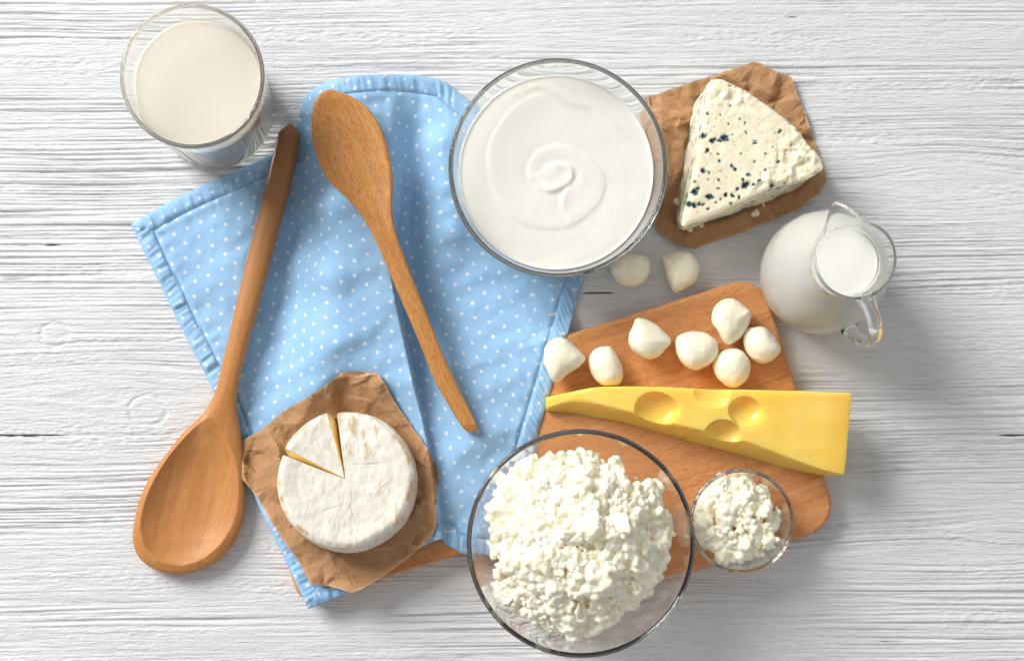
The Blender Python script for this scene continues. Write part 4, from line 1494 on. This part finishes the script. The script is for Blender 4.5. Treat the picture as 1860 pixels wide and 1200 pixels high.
for mx, my, mr in MOULD:
    d = np.hypot((cpx - mx), (cpy - my) * 1.15) + wob
    d = np.where(mr < 9, np.hypot(cpx - mx, cpy - my) + 0.3 * wob, d)
    g = (1 - sstep(mr * 0.5, mr * 1.3, d)) * (1.0 if mr > 8 else 0.8)
    mo = np.maximum(mo, g * is_top); pit = np.maximum(pit, (1 - sstep(0, mr * 1.1, d)) * is_top * min(1, mr / 14))
# layered mould seams on the sides
perim = np.tile(np.arange(NPB), NL)
zz = v[:, 2]
seam = np.zeros(len(v))
wz = noise2(perim_x := np.r_[perim / 9.0, np.zeros(len(v) - n_side)], zz * 0.9, 133)
lay = noise2(np.r_[perim / 26.0, np.zeros(len(v) - n_side)], zz * 2.6 + 0.6 * wz, 134)
seam = (1 - sstep(0.03, 0.11, np.abs(lay - 0.05))) * sstep(-0.1, 0.2, noise2(np.r_[perim / 14.0, np.zeros(len(v) - n_side)], zz * 1.1, 135)) * (1 - is_top)
q = (zz - BZ0) / (BZ1 - BZ0)
pr_ = np.r_[perim / 1.0, np.zeros(len(v) - n_side)]
for kk in range(5):
    lev = 0.14 + 0.18 * kk + 0.09 * noise2(pr_ / 34.0, 0 * pr_ + kk * 3.7, 139) + 0.03 * noise2(pr_ / 7.0, 0 * pr_ + kk * 3.7, 140)
    seam = np.maximum(seam, np.exp(-((q - lev) / 0.022) ** 2) * (1 - is_top) * sstep(-0.12, 0.15, noise2(pr_ / 11.0, 0 * pr_ + kk * 5.1, 142)))
seam = np.maximum(seam, (1 - is_top) * (1 - sstep(0.05, 0.13, q)) * sstep(-0.1, 0.15, noise2(np.r_[perim / 20.0, np.zeros(len(v) - n_side)], zz, 136)))
# outer rind on the curved upper right side
mo = np.maximum(mo, seam * 0.85)
rind_top = np.exp(-((dpoly(cpx, cpy, [(540, 190), (720, 285), (870, 390), (960, 485), (1030, 570), (1085, 640), (1092, 690)])[0]) / 9) ** 2) * sstep(-0.05, 0.2, noise2(cpx / 40, cpy / 40, 137))
mo = np.maximum(mo, rind_top * 0.6)
crumb = np.exp(-((cpx - 940) / 120) ** 2 - ((cpy - 640) / 130) ** 2) + 0.8 * np.exp(-((cpx - 760) / 120) ** 2 - ((cpy - 760) / 50) ** 2) + 0.5 * np.exp(-((cpx - 560) / 130) ** 2 - ((cpy - 270) / 70) ** 2)
amp = 0.018 + 0.17 * np.clip(crumb, 0, 1) * is_top + 0.05 * (1 - is_top)
p = v
disp = amp * (fbm3(p, 2.2, 4, 141, 0.55)) + 0.012 * fbm3(p, 9.0, 3, 151)
cell = np.clip(noise3(p[:, 0] * 3.3, p[:, 1] * 3.3, p[:, 2] * 3.3, 161), -0.2, 0.5)
disp += np.clip(crumb, 0, 1) * is_top * 0.22 * cell - 0.20 * pit
sag = np.where(is_top > 0, -0.0, 0.10 * (1 - sstep(0.8, 1.0, q)) * noise2(np.r_[perim / 12.0, np.zeros(len(v) - n_side)], zz * 1.4, 138))
edge_d, _ = dpoly(dpx, dpy, np.vstack([rt, rt[:1]]))
drop = -0.10 * np.exp(-(edge_d / 4.0) ** 2) * is_top
v = v + nside * (disp + sag)[:, None]
v[:, 2] += drop
v[:, 2] = np.maximum(v[:, 2], BZ0 - 0.01)
blue = thing('blue_cheese_wedge', (*ctr[:2], BZ0), 'pale blue cheese wedge with dark mould spots on brown kraft paper', 'cheese')
o = build('paste', v, fs, M_BLUE, blue)
bm = bmesh.new(); bm.from_mesh(o.data); bmesh.ops.recalc_face_normals(bm, faces=bm.faces); bm.to_mesh(o.data); bm.free()
attr(o, 'mould', mo)

# fallen crumbs
CRUMB_SPOTS = [((700, 940), 0.30, 'pale cheese crumb on kraft paper below the blue cheese wedge, the rightmost'),
               ((392, 1000), 0.28, 'pale cheese crumb against the lower edge of the blue cheese wedge'),
               ((322, 1030), 0.22, 'pale cheese crumb by the lower left tip of the blue cheese wedge'),
               ((252, 872), 0.24, 'pale cheese crumb at the left side of the blue cheese wedge'),
               ((748, 890), 0.16, 'tiny pale cheese crumb just above the rightmost fallen crumb')]
rc = np.random.default_rng(77)
for i, ((cx1, cy1), sz, lab) in enumerate(CRUMB_SPOTS):
    pxl, pyl = 1150 + cx1 / 3.158, 90 + cy1 / 3.158
    pp, ff = curd_mesh(500 + i, 3)
    pp = pp * sz + np.array(P(pxl, pyl, 0.42 + sz * 0.4))
    o = build('cheese_crumb', pp, ff, M_BLUE)
    attr(o, 'mould', np.zeros(len(pp)))
    tag(o, lab, 'crumb', 'crumbs fallen from the blue cheese')

# ------------------------------------------------------------------ mozzarella balls
MZ = [
    ([(190, 645), (250, 650), (310, 700), (370, 755), (388, 790), (350, 840), (270, 890), (200, 940), (160, 930), (120, 860), (100, 790), (110, 720), (145, 665)], 1.80, 'white mozzarella ball resting half on the napkin hem, leftmost of all balls'),
    ([(520, 697), (560, 700), (600, 770), (632, 830), (640, 900), (610, 960), (560, 972), (500, 965), (440, 910), (405, 850), (405, 780), (440, 725)], 1.50, 'white mozzarella ball on the board beside the thin end of the yellow cheese'),
    ([(740, 505), (800, 525), (880, 570), (950, 640), (958, 670), (930, 720), (880, 775), (810, 795), (740, 770), (690, 720), (668, 650), (690, 580), (715, 525)], 1.50, 'white mozzarella ball standing alone near the top edge of the cutting board'),
    ([(1080, 605), (1180, 603), (1250, 640), (1280, 680), (1280, 760), (1230, 820), (1130, 865), (1060, 835), (1010, 770), (998, 700), (1010, 640)], 1.50, 'white mozzarella ball with flat top, leftmost of the cluster of four on the board'),
    ([(1350, 380), (1400, 390), (1500, 455), (1512, 490), (1480, 580), (1440, 640), (1370, 688), (1320, 670), (1280, 600), (1240, 540), (1245, 470), (1265, 420), (1300, 390)], 1.50, 'largest white mozzarella ball, topmost of the cluster of four on the board'),
    ([(1520, 567), (1590, 570), (1660, 630), (1700, 690), (1708, 730), (1660, 790), (1590, 818), (1530, 800), (1480, 750), (1452, 690), (1455, 620), (1480, 585)], 1.50, 'white mozzarella ball nearest the right edge of the cutting board'),
    ([(1330, 720), (1400, 712), (1460, 740), (1495, 800), (1498, 860), (1470, 930), (1420, 970), (1370, 977), (1300, 945), (1260, 890), (1250, 830), (1275, 760)], 1.50, 'round white mozzarella ball of the cluster, closest to the yellow cheese'),
    ([(700, 80), (780, 88), (820, 130), (825, 190), (800, 250), (750, 295), (680, 305), (610, 280), (575, 230), (553, 180), (570, 110), (630, 80)], 0.0, 'white mozzarella ball on the table, partly under the yogurt bowl rim'),
    ([(910, 85), (1000, 62), (1060, 62), (1120, 90), (1155, 150), (1155, 200), (1130, 260), (1060, 310), (1000, 335), (970, 320), (945, 260), (920, 180), (900, 110)], 0.0, 'white mozzarella ball on the table between the kraft paper and the cutting board'),
]
for i, (pts, zb, lab) in enumerate(MZ):
    pg = crop(pts, 960, 440, 3.72)
    ring = catmull(pg, 72, True)
    ring = (ring * 2 + np.roll(ring, 1, 0) + np.roll(ring, -1, 0)) / 4
    c = ring.mean(0)
    size = math.sqrt(abs(np.sum(ring[:, 0] * np.roll(ring[:, 1], -1) - np.roll(ring[:, 0], -1) * ring[:, 1])) / 2 / math.pi) / PPC
    hgt = size * 1.72
    zeq = zb + hgt * 0.46
    r = np.random.default_rng(900 + i)
    tip = np.array([r.uniform(-.3, .3), r.uniform(-.25, .35)]) * size * PPC * 0.35
    rows = []
    for a in np.linspace(-90, 90, 42):
        ca, sa = math.cos(R(a)), math.sin(R(a))
        k = abs(ca) ** 0.9
        z = zeq + (hgt * 0.54 * (abs(sa) ** 0.93) if sa > 0 else -(hgt * 0.46) * min(1, abs(sa) ** 0.9))
        sh = tip * max(0, sa) ** 1.5
        q = c + (ring - c) * max(k, 0.012) + sh
        rows.append(PA(q[:, 0], q[:, 1], np.full(72, z)))
    v = np.vstack(rows)
    cen = np.array(P(c[0], c[1], zeq))
    d = v - cen; ln = np.linalg.norm(d, axis=1)[:, None]
    nn = 0.045 * fbm3(v + i * 7.3, 0.8, 3, 171) + 0.010 * fbm3(v, 5.0, 2, 181)
    # creases from pinching
    ax = r.normal(size=3); ax /= np.linalg.norm(ax)
    cr_ = np.exp(-((d @ ax - 0.1 * size) / (0.16 * size)) ** 2) * 0.025
    v = v + d / ln * (nn - cr_)[:, None] * size
    v[:, 2] = np.maximum(v[:, 2], zb + 0.005)
    fs = [tuple(q) for q in gridfaces(42, 72, True)] + [tuple(range(72)), tuple(range(41 * 72, 42 * 72))[::-1]]
    o = build('mozzarella_ball', v, fs, M_MOZZ)
    bm = bmesh.new(); bm.from_mesh(o.data); bmesh.ops.recalc_face_normals(bm, faces=bm.faces); bm.to_mesh(o.data); bm.free()
    tag(o, lab, 'mozzarella', 'small mozzarella balls')

# ------------------------------------------------------------------ milk jug
JX, JY = base_xy(1470, 506, 0)
SPD = math.atan2(98, -38)             # spout direction (world)
jo = [(2.75, 0.0), (3.05, 0.14), (3.55, 1.3), (3.90, 3.0), (3.98, 4.5), (3.75, 6.2), (3.1, 7.8), (2.45, 9.0), (2.16, 10.0), (2.18, 11.0), (2.47, 12.5)]
jp = vessel_profile(jo, 0.17, 0.45)
NJ = 192
v, f = lathe(jp, JX, JY, NJ)


def spout(v):
    dx, dy, z = v[:, 0] - JX, v[:, 1] - JY, v[:, 2]
    a = np.arctan2(dy, dx); rr = np.hypot(dx, dy)
    da = (a - SPD + math.pi) % (2 * math.pi) - math.pi
    up = sstep(10.1, 12.5, z)
    g = np.exp(-np.abs(da / 0.30) ** 1.5) * up
    side = np.exp(-((np.abs(da) - 0.75) / 0.35) ** 2) * up
    r2 = rr * (1 + 0.46 * g - 0.055 * side)
    v = v.copy()
    v[:, 0] = JX + r2 * np.cos(a - 0.0); v[:, 1] = JY + r2 * np.sin(a)
    v[:, 2] += 0.30 * np.exp(-(da / 0.45) ** 2) * up
    return v


jug = thing('milk_jug', (JX, JY, 0), 'round clear glass jug with pouring lip and curved handle, filled with milk', 'jug')
build('body', spout(v), f, M_GLASS2, jug)
hd = SPD + math.pi
HP = catmull([(2.22, 11.35), (2.75, 11.55), (3.6, 11.5), (4.5, 10.9), (5.05, 9.6), (5.1, 8.2), (4.85, 6.9), (4.45, 5.9), (4.0, 5.15)], 60)
tg = np.gradient(HP, axis=0); tg /= np.linalg.norm(tg, axis=1)[:, None]
ringv = []
u0 = np.array((math.cos(hd), math.sin(hd), 0)); side_ = np.array((-math.sin(hd), math.cos(hd), 0))
ths = np.linspace(0, 2 * math.pi, 28, endpoint=False)
for i, (q, d) in enumerate(zip(HP, tg)):
    nrm = u0 * (-d[1]) + np.array((0, 0, 1)) * d[0]
    e = i / 59
    wr = 0.44 + 0.22 * max(0, 1 - e / 0.12) ** 1.5 + 0.16 * max(0, (e - 0.88) / 0.12) ** 1.5
    tk = 0.33
    c = np.array((JX, JY, 0)) + u0 * q[0] + np.array((0, 0, q[1]))
    ringv.append(c + np.outer(np.cos(ths), side_) * wr + np.outer(np.sin(ths), nrm) * tk)
v = np.vstack(ringv)
fs = [tuple(q) for q in gridfaces(60, 28, True)] + [tuple(range(28))[::-1], tuple(range(59 * 28, 60 * 28))]
o = build('handle', v, fs, M_GLASS, jug)
bm = bmesh.new(); bm.from_mesh(o.data); bmesh.ops.recalc_face_normals(bm, faces=bm.faces); bm.to_mesh(o.data); bm.free()
ji = catmull([(r - 0.17, z) for r, z in jo[2:]], 80)
ji = ji[ji[:, 1] > 0.5]
v, f = liquid(ji, 10.0, 0.02, JX, JY, 160)
tag(build('milk', v, f, M_MILKW), 'white milk filling the round glass jug', 'milk')
